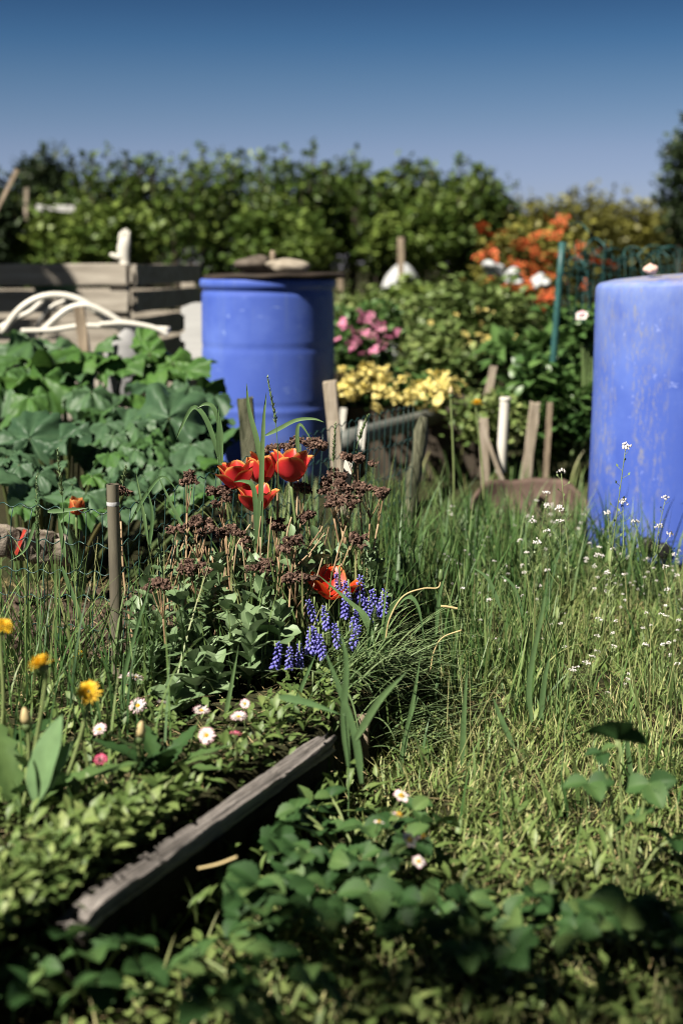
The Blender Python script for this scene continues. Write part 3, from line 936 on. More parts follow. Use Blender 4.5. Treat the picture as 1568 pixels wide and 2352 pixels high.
# bare dry stalks
mb_ = {sedL: MB(), sedM: MB(), sedR: MB()}
for i_ in range(70):
    cl = (sedL, sedM, sedR, sedM)[i_ % 4]
    u = {sedL: rng.uniform(380, 520), sedM: rng.uniform(480, 720), sedR: rng.uniform(730, 830)}[cl]
    v0 = rng.uniform(1180, 1300); v1 = v0 + rng.uniform(80, 240)
    y = rng.uniform(2.95, 3.2)
    le = rng.uniform(-45, 15)
    if cl is sedR: v1 = v0 + rng.uniform(60, 150); le = rng.uniform(-70, -20)
    tube(mb_[cl], smooth_path([W(u, v0, y), W(u + le * .5 + rng.normal(0, 6), (v0 + v1) / 2, y), W(u + le, v1, y)], 8), np.linspace(.0014, .0022, 8) * rng.uniform(.7, 1.25), 5, c=rng.uniform(.1, 1))
for cl in mb_:
    o = mb_[cl].build('bare_stalks', M['deadstem'], cl); o['kind'] = 'stuff'
# leafy shoots
sleaf = leaf(.058, .042, 6, 4, peak=.6, power=.5, fold=.28, curl=.5, stalk=.002, teeth=.05)


def shoot(clump, u, v, y, n, size, hgt=.1):
    tip = W(u, v, y)
    b = np.array([tip[0] + rng.normal(0, .01), tip[1] + .015, max(gz(tip[0], tip[1]) - .01, tip[2] - hgt)])
    mb = MB()
    tube(mb, np.linspace(b, tip, 5), [.004, .004, .0035, .003, .002], 6, c=.4)
    k_ = np.arange(n)
    f = k_ / max(1, n - 1)
    P = b + (tip - b) * (.25 + .75 * f)[:, None]
    az = k_ * 2.4 + rng.uniform(0, 6)
    scatter(mb, sleaf, P, frames(az, R(8) + f ** 1.5 * R(62) + rng.normal(0, .2, n), rng.normal(0, .2, n)), size * (1.15 - .55 * f) * rng.uniform(.85, 1.15, n), rng.uniform(.1, .7, n))
    mb.build('leafy_shoot', M['sedum'], clump)


ex = [(445, 1520), (400, 1470), (365, 1440), (480, 1480), (530, 1440), (575, 1480), (420, 1420), (350, 1500), (395, 1590), (470, 1380), (520, 1390), (360, 1390), (575, 1430),
      (455, 1450), (330, 1450), (500, 1530), (560, 1390), (610, 1430), (310, 1400), (540, 1340), (480, 1330), (420, 1350), (600, 1350), (640, 1400), (580, 1300), (500, 1290), (340, 1330)]
for (u, v) in ex:
    shoot(sedL if u < 500 else sedM, u, v, 2.6 + (1600 - v) / 700 * .75 + rng.normal(0, .03), int(rng.integers(9, 14)), rng.uniform(.8, 1.15))
for i_ in range(13):
    u, v = rng.uniform(330, 760), rng.uniform(1230, 1330)
    shoot(sedM if u > 480 else sedL, u, v, rng.uniform(2.95, 3.2), 9, rng.uniform(.6, .9), hgt=.14)
for i_ in range(12):
    shoot(sedR, rng.uniform(730, 900), rng.uniform(1230, 1340), rng.uniform(3.1, 3.3), 9, rng.uniform(.5, .8), hgt=.12)

# ------------------------------------------------------------------ grape hyacinths
bell = []
def muscari_spike(seed, L_=.046):
    mb = MB(); g = np.random.default_rng(seed)
    n_ = 38
    for k_ in range(n_):
        f = k_ / n_
        a = k_ * 2.4 + g.normal(0, .15)
        r = .0125 * (1 - .55 * f) * (.8 + .2 * math.sin(f * 3))
        z = L_ * f
        droop = -.7 + 1.5 * f ** 2
        d = np.array([math.cos(a) * math.cos(droop), math.sin(a) * math.cos(droop), math.sin(droop)])
        s0 = np.array([0, 0, z]); size = .0086 * (1 - .5 * f)
        p = s0 + d * r * .35
        pts = [p, p + d * size * .35, p + d * size * .8, p + d * size * 1.15]
        c_ = g.uniform(.0, .65)
        tube(mb, pts, [size * .18, size * .42, size * .4, size * .2], 6, c=np.concatenate([np.repeat([c_, c_, c_ + .1, 1.0], 6), [c_, .2]]))
    return mb


spikes = [muscari_spike(s).mesh('flower_spike', M['muscari']) for s in (1, 2, 3)]
ml = [(780, 1322, 2.98), (800, 1352, 2.93), (826, 1345, 2.95), (862, 1374, 2.95), (846, 1392, 2.9), (878, 1378, 2.93), (750, 1408, 2.86), (776, 1448, 2.82),
      (808, 1452, 2.84), (812, 1408, 2.86), (712, 1462, 2.76), (742, 1474, 2.76), (664, 1498, 2.72), (688, 1494, 2.74), (732, 1462, 2.8), (632, 1494, 2.74), (722, 1392, 2.92), (792, 1380, 2.9)]
nm = ['topmost purple spike standing behind the open tulip', 'purple spike touching the right petal of the open tulip', 'tall purple spike upper right of the open tulip',
      'purple spike in the right hand cluster, between two others', 'low purple spike at the foot of the right cluster', 'rightmost purple grape hyacinth spike of the clump',
      'purple spike straight below the open tulip', 'purple spike in the middle of the clump, under the tulip', 'long purple spike right of the clump middle',
      'purple spike between the middle and right clusters', 'purple spike left of the middle cluster, tall thin', 'purple spike in front of the middle cluster',
      'lowest large purple spike at the lower left of the clump', 'purple spike leaning against the lowest large spike', 'short purple spike half hidden in the clump middle',
      'leftmost small purple spike beside the sedum leaves', 'faint purple spike in the shade left under the open tulip', 'short purple spike directly right under the open tulip']
for (u, v, y), lb_ in zip(ml, nm):
    c = W(u, v, y)                       # middle of the spike
    b = gp(c[0] + rng.normal(0, .01), c[1] + .02)
    t = thing('grape_hyacinth', lb_, 'grape hyacinth', b, group='purple grape hyacinth spikes beside the open tulip')
    mb = MB()
    foot = c - [0, 0, .03]
    tube(mb, smooth_path([b, b * .5 + foot * .5 + [.004, 0, 0], foot, c + [0, 0, .02]], 10), .0022, 5, c=.6)
    mb.build('stem', M['stem'], t)
    link_mesh('flower_spike', random.choice(spikes), t, foot - b, (R(rng.normal(0, 9)), R(rng.normal(0, 9)), rng.uniform(0, 6)), rng.uniform(.85, 1.1) * (1 if v > 1340 else .9))
# their thin hanging leaves
mb = MB()
n = 320
x = rng.normal(.04, .07, n); y = rng.normal(2.8, .1, n)
k = (x < xb(y) + .01)
x, y = x[k], y[k]; n = len(x)
az = rng.normal(-.5, 1.0, n)
blades(mb, gp(x, y) + [0, 0, .01], rng.uniform(.1, .24, n), rng.uniform(.0034, .006, n), az, rng.uniform(.3, 1.2, n), rng.uniform(.6, 1.7, n), rng.uniform(.1, .9, n), 8)
n = 120
az = rng.normal(-.35, .55, n)
blades(mb, gp(rng.normal(.1, .03, n), rng.normal(2.85, .1, n)) + [0, 0, .02], rng.uniform(.14, .26, n), rng.uniform(.003, .005, n), az, rng.uniform(.7, 1.2, n), rng.uniform(.5, 1.2, n), rng.uniform(.3, 1, n), 8)
tag(mb.build('grape_hyacinth_leaves', M['muscleaf']), 'thin shiny arching leaves spilling over the bed edge below the purple spikes', 'leaves', kind='stuff')

# ------------------------------------------------------------------ daisies and dandelions
def daisy_head(seed, n=34, r=.018, double=False, closed=0.0, w=.17):
    mb = MB(); g = np.random.default_rng(seed)
    pet = leaf(1, w, 4, 2, peak=.7, power=.55, fold=.15, curl=.3)
    pv, pq, _ = pet
    pc = np.repeat(sstep(.35, 1.0, np.linspace(0, 1, 5)), 3)
    for ring in range(3 if double else 2):
        nn = n - 6 * ring
        az = np.arange(nn) * 2 * np.pi / nn + g.normal(0, .08, nn)
        el = R(8) + R(16) * ring + closed + g.normal(0, .13, nn)
        P = np.stack([np.cos(az), np.sin(az), 0 * az], -1) * r * .2 + [0, 0, .001 + .0012 * ring]
        v, q, c = pv, pq, pc
        Rm = frames(az, el, g.normal(0, .25, nn)); S = r * (.82 - .1 * ring) * g.uniform(.9, 1.1, nn)
        PP = np.einsum('nij,kj->nki', Rm, v) * S[:, None, None] + P[:, None]
        mb.add(PP.reshape(-1, 3), q=(pq[None] + (np.arange(nn) * len(v))[:, None, None]).reshape(-1, 4), c=np.tile(pc, nn))
    return mb


def disc(r, h, seed=0):
    mb = MB(); g = np.random.default_rng(seed)
    n_ = 70
    k_ = np.arange(n_)
    rr = r * np.sqrt((k_ + .5) / n_); a = k_ * 2.39996
    P = np.stack([rr * np.cos(a), rr * np.sin(a), h * (1 - (rr / r) ** 2) + .001], -1)
    nuggets(mb, P, r * .16, c=.5)
    return mb


dm_w = [daisy_head(s, r=.02).mesh('flower_head', M['white']) for s in (1, 2)]
dm_p = daisy_head(5, n=40, r=.0185, double=True, closed=.25).mesh('flower_head', M['pink'])
dm_c = disc(.0058, .0035).mesh('center', M['yellow'])
dl = [(290, 1556, 2.72, 0, (-12, -8), 1., 'left one of the two touching pink white daisies beside the steel pipe foot'), (312, 1558, 2.72, 0, (-8, 14), 1., 'right one of the two touching pink white daisies beside the steel pipe foot'),
      (318, 1622, 2.62, 0, (38, -6), 1.05, 'pinkish white daisy facing out below the touching pair'), (373, 1616, 2.66, 0, (-25, 12), .75, 'small nodding pale pink daisy to the right of the outward facing one'),
      (230, 1676, 2.55, 0, (30, -15), .8, 'small pure white daisy nearest to the yellow dandelion'), (232, 1748, 2.45, 2, (30, -5), .85, 'deep pink double daisy, the only red one in the bed'),
      (463, 1634, 2.6, 0, (6, 4), 1., 'white daisy with drooping purple tipped petals'), (549, 1648, 2.58, 0, (8, -4), 1., 'flat pink daisy just under the small round white one'),
      (563, 1617, 2.62, 0, (48, 6), .62, 'small round white daisy with a large yellow eye'), (475, 1690, 2.52, 0, (52, 0), .95, 'pink and white daisy facing straight out of the bed'),
      (540, 1688, 2.53, 1, (-6, 8), .8, 'flattened pale pink daisy, lowest on the right of the bed')]
for (u, v, y, kind, tl, sc, lb_) in dl:
    c = G(u, v, .205 if v < 1700 else .19)
    b = gp(c[0] + rng.normal(0, .012), c[1] + .02)
    t = thing('daisy', lb_, 'daisy', b, group='double daisies in the bed')
    mb = MB()
    tube(mb, smooth_path([b, b * .5 + c * .5 + [rng.normal(0, .01), 0, 0], c - [0, .004 if tl[0] > 20 else 0, .004], c], 10), .0013, 5, c=.6)
    mb.build('stem', M['stem'], t)
    sc *= .8
    me = dm_p if kind else random.choice(dm_w)
    h_ = link_mesh('flower_head', me, t, c - b, (R(tl[0]), R(tl[1]), rng.uniform(0, 6)), sc)
    h_.rotation_euler = (Matrix.Rotation(R(tl[1]), 3, 'Y') @ Matrix.Rotation(R(tl[0]), 3, 'X') @ Matrix.Rotation(rng.uniform(0, 6), 3, 'Z')).to_euler()
    if kind == 1: h_.scale = (sc, sc, sc * .7)
    if kind != 2: link_mesh('center', dm_c, h_)

dand = []
def dandelion_head(seed, r=.024):
    mb = MB()
    for k_, (n_, el) in enumerate(((34, 4), (28, 22), (22, 40), (14, 58))):
        hm = leaf(1, .15, 3, 2, peak=.75, power=.5, fold=.1, curl=.5)
        az = np.arange(n_) * 2 * np.pi / n_ + rng.normal(0, .08, n_)
        scatter(mb, hm, np.stack([np.cos(az), np.sin(az), 0 * az], -1) * .003 + [0, 0, .0015 * k_], frames(az, R(el) + rng.normal(0, .1, n_)), r * (.95 - .12 * k_) * rng.uniform(.9, 1.1, n_), rng.uniform(.15, .75, n_))
    return mb


dd_m = dandelion_head(1).mesh('flower_head', M['yellow'])
rag = leaf(.2, .05, 14, 4, peak=.6, power=.7, fold=.25, curl=.6, teeth=.22, wave=.012)


def dandelion(label, u, v, y, bu, bv, sc, tl, group='yellow dandelions at the left edge', leaves=2, bz=.12, lsc=1.0, name='dandelion', bud=False):
    c = W(u, v, y); b = W(bu, bv, y + .03); b[2] = gz(b[0], b[1])
    t = thing(name, label, 'dandelion', b, group=group)
    mb = MB()
    up_ = np.array(Matrix.Rotation(R(tl[1]), 3, 'Y') @ Matrix.Rotation(R(tl[0]), 3, 'X') @ Vector((0, 0, 1)))
    tube(mb, smooth_path([b, b * .55 + c * .45 + [.01, 0, .01], c - up_ * .02, c], 14), .0032, 7, c=.75)
    tube(mb, [c - up_ * .014, c - up_ * .01, c - up_ * .004, c], [.004, .0075, .0085, .0075], 9, c=.35)
    mb.build('stem', M['stem'], t)
    if bud:
        m2 = MB()
        tube(m2, [c, c + up_ * .01, c + up_ * .018, c + up_ * .026], [.0078, .0085, .006, .002], 9, c=.6)
        m2.build('bud', M['drystem'], t)
    else:
        h_ = link_mesh('flower_head', dd_m, t, c - b, (0, 0, 0), sc)
        h_.rotation_euler = (Matrix.Rotation(R(tl[1]), 3, 'Y') @ Matrix.Rotation(R(tl[0]), 3, 'X')).to_euler()
    for k_ in range(leaves):
        m2 = MB()
        scatter(m2, rag, b + [0, 0, .01], frames(rng.uniform(0, 6.3), R(rng.uniform(15, 55))), lsc * rng.uniform(.7, 1.1), rng.uniform(.1, .6))
        m2.build('leaf', M['strawberry'], t)
    return t


dandelion('half cut off dandelion bloom at the edge left of the others', 8, 1440, 2.2, -20, 1700, .75, (15, 20))
dandelion('yellow dandelion seen edge on with its disc tilted down', 95, 1528, 2.05, 40, 1800, 1.0, (-8, -22))
dandelion('round yellow dandelion facing out on a bent stem', 205, 1590, 2.1, 120, 1730, .82, (50, 5))
dandelion('closed brown dandelion bud between the yellow blooms', 62, 1660, 2.1, 40, 1820, 1, (10, -5), bud=True, leaves=1, lsc=.7)
dandelion('closed pale dandelion bud standing over the daisies', 322, 1690, 2.15, 290, 1820, 1, (10, 8), bud=True, leaves=1, lsc=.7)
dandelion('flat yellow dandelion bloom beyond the mossy post', 1094, 928, 4.9, 1112, 1040, 1.15, (-4, 6), group='dandelions beyond the fence', leaves=3)
dandelion('shut dandelion on a straight ochre stem beside the mossy post', 1035, 905, 4.7, 1038, 1040, 1.2, (0, 0), group='dandelions beyond the fence', leaves=3, bud=True)
dandelion('small yellow dandelion behind the steel pipe fence, low in the grass', 180, 1505, 2.9, 180, 1560, .6, (20, 0), group='dandelions beyond the fence', leaves=1, lsc=.6)

# broad blurred leaf in the left foreground and rosettes
def rosette(label, loc, n_, size, el0, el1, mat='strawberry', tpl=rag, name='dandelion_rosette', cat='rosette'):
    t = thing(name, label, cat, loc)
    for k_ in range(n_):
        mb = MB()
        scatter(mb, tpl, np.array(loc) + [0, 0, .005], frames(k_ * 2.4 + rng.normal(0, .2), R(rng.uniform(el0, el1))), size * rng.uniform(.75, 1.1), rng.uniform(.05, .7))
        mb.build('leaf', M[mat], t)
    return t


rosette('dark leafy dandelion rosette in the bed above the plank', gp(-.295, 2.22), 10, .62, 18, 55)
bl = W(85, 1860, 2.0)
t = thing('dock_plant', 'broad upright pale green leaf in front of the dandelions', 'leaf', gp(bl[0], bl[1]))
for (u, v, s_, w_) in ((140, 1640, .15, .05), (70, 1740, .12, .02), (165, 1700, .1, .035)):
    tip = W(u, v, 2.0); b = np.array(t.location) + [0, 0, .06]
    dv = tip - b; Ld = np.linalg.norm(dv)
    mb = MB()
    lv = leaf(Ld, w_, 9, 4, peak=.55, power=.75, fold=.25, curl=.35, wave=.01)
    scatter(mb, lv, b, aim(dv), 1.0, .72)
    tube(mb, [np.array(t.location), b], .003, 5, c=.6)
    mb.build('leaf', M['tulipleaf'], t)
bl = G(790, 1790, .0)
t = thing('dandelion_leaf_tuft', 'toothed dark leaf standing against the far end of the plank', 'leaf', gp(bl[0], bl[1]))
for (u, v, r_) in ((770, 1665, R(70)), (735, 1720, R(40)), (820, 1720, R(80))):
    tip = W(u, v, bl[1] + .02); b = np.array(t.location)
    dv = tip - b; Ld = np.linalg.norm(dv)
    mb = MB()
    lv = leaf(Ld, .042, 18, 4, peak=.55, power=.75, fold=.3, curl=.3, teeth=.14)
    scatter(mb, lv, b, frames(math.atan2(dv[1], dv[0]), math.asin(dv[2] / Ld), r_), 1.0, .3)
    mb.build('leaf', M['strawberry'], t)

# ------------------------------------------------------------------ strawberry plants
def trifoliate(seed, size=.06):
    mb = MB(); g = np.random.default_rng(seed)
    lf = leaf(1, .82, 12, 8, peak=.55, power=.66, fold=.42, curl=.6, teeth=.1, veins=6)
    for k_, az in enumerate((90, 90 + 88, 90 - 88)):
        scatter(mb, lf, [[0, 0, 0]], frames(R(az + g.normal(0, 8)), R(g.uniform(-8, 16)), g.normal(0, .18)), size * (1.05 if k_ == 0 else .95), [g.uniform(.0, .75)])
    return mb


tri_m = [trifoliate(s) for s in range(4)]
tri_me = [m_.mesh('leaf', M['strawberry']) for m_ in tri_m]
fl_m = daisy_head(9, n=6, r=.0125, w=.85).mesh('flower', M['white'])
fl_c = disc(.0055, .005).mesh('flower_center', M['yellow'])


def fill(n_, u0, u1, v0, v1, s0=.6, s1=1.0):
    return [(rng.uniform(u0, u1), rng.uniform(v0, v1), 0, rng.uniform(s0, s1)) for _ in range(n_)]


def strawberry(label, u, v, y, leaves, flowers=(), group='strawberry plants along the board', rise=.1):
    b0_ = W(u, v, y) if rise > .2 else G(u, v, .03)
    b = gp(b0_[0], b0_[1])
    t = thing('strawberry_plant', label, 'strawberry plant', b, group=group)
    for (lu, lv_, ly, sc) in leaves:
        c = W(lu, lv_, ly) if rise > .2 else G(lu, lv_, rng.uniform(.07, .13))
        if c[2] < gz(c[0], c[1]) + .02: c[2] = gz(c[0], c[1]) + .02
        mb = MB()
        k_ = random.randrange(4)
        out_ = math.atan2(c[1] - b[1], c[0] - b[0])
        if rise > .2: out_ = -math.pi / 2
        Rm = np.array(Matrix.Rotation(out_ - math.pi / 2, 3, 'Z') @ Matrix.Rotation(R(rng.normal(-6, 20)), 3, 'X') @ Matrix.Rotation(R(rng.normal(0, 20)), 3, 'Y'))
        mb.merge(tri_m[k_], Rm * sc * .76, c)
        o = mb.build('leaf', M['strawberry'], t)
        mb = MB()
        tube(mb, smooth_path([b, b * .4 + c * .6 + [0, 0, .02], c], 8), .0021, 5, c=.7)
        mb.build('leaf_stalk', M['stem'], o)
    for (lu, lv_, ly, sc) in flowers:
        c = G(lu, lv_, .16)
        o = link_mesh('flower', fl_m, t, c - b, (R(rng.uniform(5, 40)), R(rng.normal(0, 15)), rng.uniform(0, 6)), sc)
        link_mesh('flower_center', fl_c, o)
        mb = MB()
        tube(mb, smooth_path([b, b * .4 + c * .6 + [0, 0, .01], c], 8), .0011, 5, c=.6)
        s_ = mb.build('flower_stalk', M['stem'], t)
    return t


strawberry('strawberry plant with four small white blossoms right of the plank', 830, 1990, 2.33,
           [(705, 1850, 2.5, .8), (760, 1830, 2.5, .7), (835, 1900, 2.4, 1.0), (730, 1910, 2.35, .95), (800, 1960, 2.3, 1.15), (1000, 1890, 2.4, .95), (950, 1860, 2.45, .7), (760, 1980, 2.28, 1.0),
            (850, 2050, 2.2, 1.1), (680, 1950, 2.35, .7), (900, 1965, 2.3, .6), (640, 1960, 2.35, .5)] + fill(28, 640, 960, 1840, 2090),
           [(920, 1830, 2.4, 1.05), (915, 1876, 2.38, 1.1), (938, 1930, 2.32, 1.0), (974, 1926, 2.34, .95), (960, 1980, 2.2, .8), (870, 1890, 2.4, .6)])
strawberry('dark strawberry plant with rounded leaves in the shade below the plank', 650, 2130, 2.05,
           [(590, 2030, 2.08, 1.1), (660, 2050, 2.05, 1.0), (720, 2090, 2.03, 1.0), (640, 2110, 1.98, .9), (700, 2020, 2.1, .8)] + fill(15, 520, 780, 2010, 2160))
strawberry('strawberry plant with bent leaves in the middle of the bottom shade', 1060, 2130, 2.0,
           [(1010, 2120, 2.0, .9), (1090, 2060, 2.1, 1.0), (1000, 2060, 2.1, .8), (1170, 2110, 2.0, .9), (920, 2120, 2.0, .8)] + fill(20, 880, 1260, 2020, 2200))
strawberry('shaded strawberry plant at the lower right edge', 1480, 2150, 1.95,
           [(1440, 2080, 1.98, 1.2), (1530, 2100, 1.95, 1.1), (1380, 2110, 1.96, 1.0), (1500, 2160, 1.9, 1.0)] + fill(10, 1260, 1560, 2030, 2200))
strawberry('strawberry plant on the bottom edge below the lit clover patch', 640, 2350, 1.75,
           [(470, 2260, 1.8, 1.0), (640, 2200, 1.85, .8), (590, 2290, 1.75, 1.1), (720, 2260, 1.78, 1.1), (440, 2200, 1.84, .7)] + fill(8, 400, 800, 2180, 2330))
strawberry('blurred strawberry plant at the bottom left corner', 200, 2280, 1.62,
           [(200, 2190, 1.66, 1.0), (300, 2170, 1.7, .9), (60, 2170, 1.66, .8), (40, 2240, 1.6, .9), (330, 2230, 1.64, .9), (120, 2090, 1.72, .6)] + fill(10, 0, 380, 2100, 2330))
strawberry('tall thin stemmed strawberry plant rising over the sunny lawn on the right', 1440, 1990, 2.06,
           [(1415, 1700, 2.06, 1.19), (1350, 1800, 2.06, 0.94), (1490, 1800, 2.06, 1.00), (1460, 1880, 2.06, 0.88), (1540, 1930, 2.06, 1.00), (1380, 1730, 2.06, 0.62)], rise=.4)

# ------------------------------------------------------------------ tall grass stalks
def grass_stalk(label, pts, y, seed_len=0, blades_=(), w=.0075, name='grass_stalk', group='tall grass stalks in the bed', stemr=.0013):
    P = [W(u, v, y + (dy if False else 0)) for (u, v) in pts]
    b = P[0].copy()
    g0 = gz(b[0], b[1])
    t = thing(name, label, 'grass', (b[0], b[1], g0), group=group)
    P = [np.array([b[0], b[1], g0])] + P if b[2] > g0 + .02 else P
    path = smooth_path(P, 24)
    mb = MB()
    tube(mb, path, np.linspace(stemr, stemr * .6, 24), 5, c=.5)
    mb.build('stem', M['tall'], t)
    if seed_len:
        mb = MB()
        L_ = seed_len * PX(y)
        d_ = path[-1] - path[-2]; d_ /= np.linalg.norm(d_)
        n_ = 46
        sp = leaf(1, .35, 3, 2, peak=.4, power=.8, fold=.4, curl=.2)
        f = np.linspace(0, 1, n_)
        az = np.arange(n_) * 2.4
        scatter(mb, sp, path[-1] - d_ * L_ * (1 - f)[:, None], frames(az, R(62) + rng.normal(0, .2, n_)), .014 * (1.1 - .5 * f), rng.uniform(.4, .9, n_))
        mb.build('seed_head', M['muscleaf'], t)
    for bl_ in blades_:
        mb = MB()
        Q = smooth_path([W(u, v, y) for (u, v) in bl_], 18)
        f = np.linspace(0, 1, 18)
        ww = w * np.minimum(1, .45 + 3 * f) * (1 - f ** 2.5) / 2 + .0003
        tg = np.gradient(Q, axis=0); tg /= np.linalg.norm(tg, axis=1)[:, None]
        sd = np.cross(tg, np.array([.25, -1, .2])); sd /= np.linalg.norm(sd, axis=1)[:, None]
        v_ = np.stack([Q - sd * ww[:, None], Q + [0, .0012, 0], Q + sd * ww[:, None]], 1).reshape(-1, 3)
        i_, j_ = np.meshgrid(np.arange(17), np.arange(2), indexing='ij')
        a_ = i_ * 3 + j_
        mb.add(v_, q=np.stack([a_, a_ + 1, a_ + 4, a_ + 3], -1).reshape(-1, 4), c=rng.uniform(.35, .8))
        mb.build('blade', M['tall'], t)
    return t


grass_stalk('grass with a wide blade rising straight through the tulips', [(592, 1420), (596, 1250), (600, 1150)], 3.02, 0, [[(596, 1330), (590, 1200), (582, 1120), (560, 1105), (536, 1107)], [(594, 1320), (598, 1180), (602, 1050), (606, 960), (612, 900)], [(598, 1060), (590, 1010), (572, 940), (566, 880)]], w=.012)
grass_stalk('grass stalk with an open seed head rising in front of the left barrel', [(640, 1380), (640, 1200), (636, 1000), (614, 868)], 3.1, 110)
grass_stalk('grass with long bent blades arching above the wire left of the tulips', [(512, 1300), (510, 1150), (500, 1050)], 3.15, 0, [[(508, 1070), (485, 990), (462, 945), (440, 938), (415, 985), (405, 1010)], [(510, 1060), (505, 980), (490, 935), (470, 928), (448, 940)], [(505, 1060), (502, 1000), (501, 930)]], w=.011)
grass_stalk('grass with a blade lying across the barrel right above the tulips', [(700, 1300), (702, 1150), (690, 1020)], 3.2, 0, [[(610, 1000), (640, 985), (680, 965), (720, 962), (745, 970)], [(690, 1080), (682, 1000), (690, 975), (715, 1010)]], w=.009)
grass_stalk('grass stalk with seed head beside the grey stake', [(770, 1300), (768, 1150), (766, 1060), (770, 975)], 3.25, 90)
grass_stalk('thin grass stalk with seed head leaning right of the grey stake', [(800, 1250), (815, 1050), (845, 955)], 3.3, 60)
grass_stalk('leftmost seeding grass stalk in front of the pale slab', [(85, 1500), (88, 1300), (84, 1100)], 2.85, 150, [[(88, 1300), (84, 1200), (60, 1260), (20, 1290)]])
grass_stalk('tallest seeding grass stalk left of the steel pipe', [(128, 1500), (140, 1300), (146, 1180), (132, 1035)], 2.85, 110, [[(142, 1300), (180, 1400), (205, 1470)], [(110, 1175), (150, 1172), (205, 1166)], [(150, 1280), (140, 1220), (133, 1180)]], w=.009)
grass_stalk('grass stalk with a tiny seed head rising behind the pipe top', [(270, 1300), (272, 1180), (290, 1075)], 3.0, 40)
grass_stalk('grass with crossing blades right of the pipe top', [(345, 1350), (342, 1250), (335, 1180)], 2.95, 0, [[(345, 1260), (330, 1180), (310, 1075)], [(345, 1250), (350, 1180), (338, 1120)], [(300, 1200), (340, 1130), (375, 1095), (410, 1130)], [(430, 1230), (395, 1160), (362, 1090)]], w=.007)
grass_stalk('long blades crossing the daisies in the bed', [(290, 1660), (280, 1600), (285, 1500)], 2.55, 0, [[(280, 1700), (285, 1560), (318, 1430), (356, 1300)], [(210, 1780), (215, 1680), (205, 1600)], [(390, 1680), (420, 1660), (470, 1625)], [(515, 1660), (530, 1580), (548, 1480)], [(660, 1660), (700, 1560), (725, 1500)]], w=.008)
grass_stalk('wide blurred blades in front of the grape hyacinth leaves', [(800, 1760), (795, 1700), (790, 1640)], 2.3, 0, [[(830, 1800), (815, 1690), (775, 1570), (745, 1495)], [(800, 1760), (790, 1640), (795, 1520), (780, 1450)], [(640, 1600), (700, 1612), (780, 1640)], [(815, 1700), (870, 1610), (935, 1540)]], w=.013)
grass_stalk('arching grass blades at the right end of the purple spikes', [(860, 1600), (856, 1500), (862, 1400)], 2.8, 30, [[(880, 1470), (900, 1400), (935, 1370), (960, 1395), (975, 1480)], [(850, 1480), (842, 1420), (800, 1380), (730, 1320)], [(855, 1460), (840, 1430), (815, 1390)]], w=.011)
grass_stalk('upright blades on the lawn in front of the shepherds purse', [(925, 1760), (930, 1700), (960, 1600)], 2.6, 0, [[(910, 1800), (930, 1700), (950, 1600), (965, 1500)], [(1060, 1760), (1065, 1640), (1072, 1530)], [(1220, 1660), (1215, 1560), (1245, 1400), (1250, 1360)], [(1180, 1720), (1150, 1650), (1130, 1600)], [(1240, 1650), (1250, 1560), (1262, 1500)]], w=.011)
grass_stalk('grass with a blade pointing up at the rusty ring', [(1120, 1500), (1135, 1350), (1160, 1300)], 3.2, 40, [[(1150, 1400), (1120, 1330), (1080, 1300)], [(1000, 1460), (1010, 1360), (1040, 1260)], [(1200, 1420), (1180, 1350), (1140, 1310)]], w=.009)
grass_stalk('loosely seeding grass in front of the lawn', [(1290, 1760), (1300, 1640), (1310, 1560)], 2.5, 40, [[(1450, 1800), (1440, 1700), (1450, 1640)]], w=.01)

# curved dry stems
def drystem(label, pts, y, r=.002, head=False):
    P = [W(u, v, y) for (u, v) in pts]
    o = MB(); tube(o, smooth_path(P, 30), r, 6, c=.5)
    ob = thing('dry_stem', label, 'stem', P[0], group='curved dry stems by the bed edge')
    o.build('stem', M['drystem'], ob)
    if head:
        h_ = MB(); e_ = P[-1]
        tube(h_, [e_ - [0, 0, .004], e_ + [0, 0, .004], e_ + [0, 0, .012], e_ + [0, 0, .02]], [.004, .006, .005, .003], 8, c=.3)
        h_.build('seed_head', M['stem'], ob)


drystem('golden curved stem ending in a spent dandelion head', [(885, 1470), (895, 1420), (925, 1370), (970, 1352), (1005, 1350), (1012, 1330)], 2.8, .0017, True)
drystem('pale stem curling down from the lawn to the bed edge', [(905, 1585), (955, 1570), (985, 1545), (995, 1500), (1015, 1465), (1060, 1447)], 2.8, .0015)
drystem('short white dry stem lying in the grass', [(1012, 1392), (1030, 1394), (1050, 1398)], 2.95, .0028)
drystem('forked dry twig on the ground beside the plank', [(455, 1995), (500, 1985), (545, 1968)], 1.88, .002)

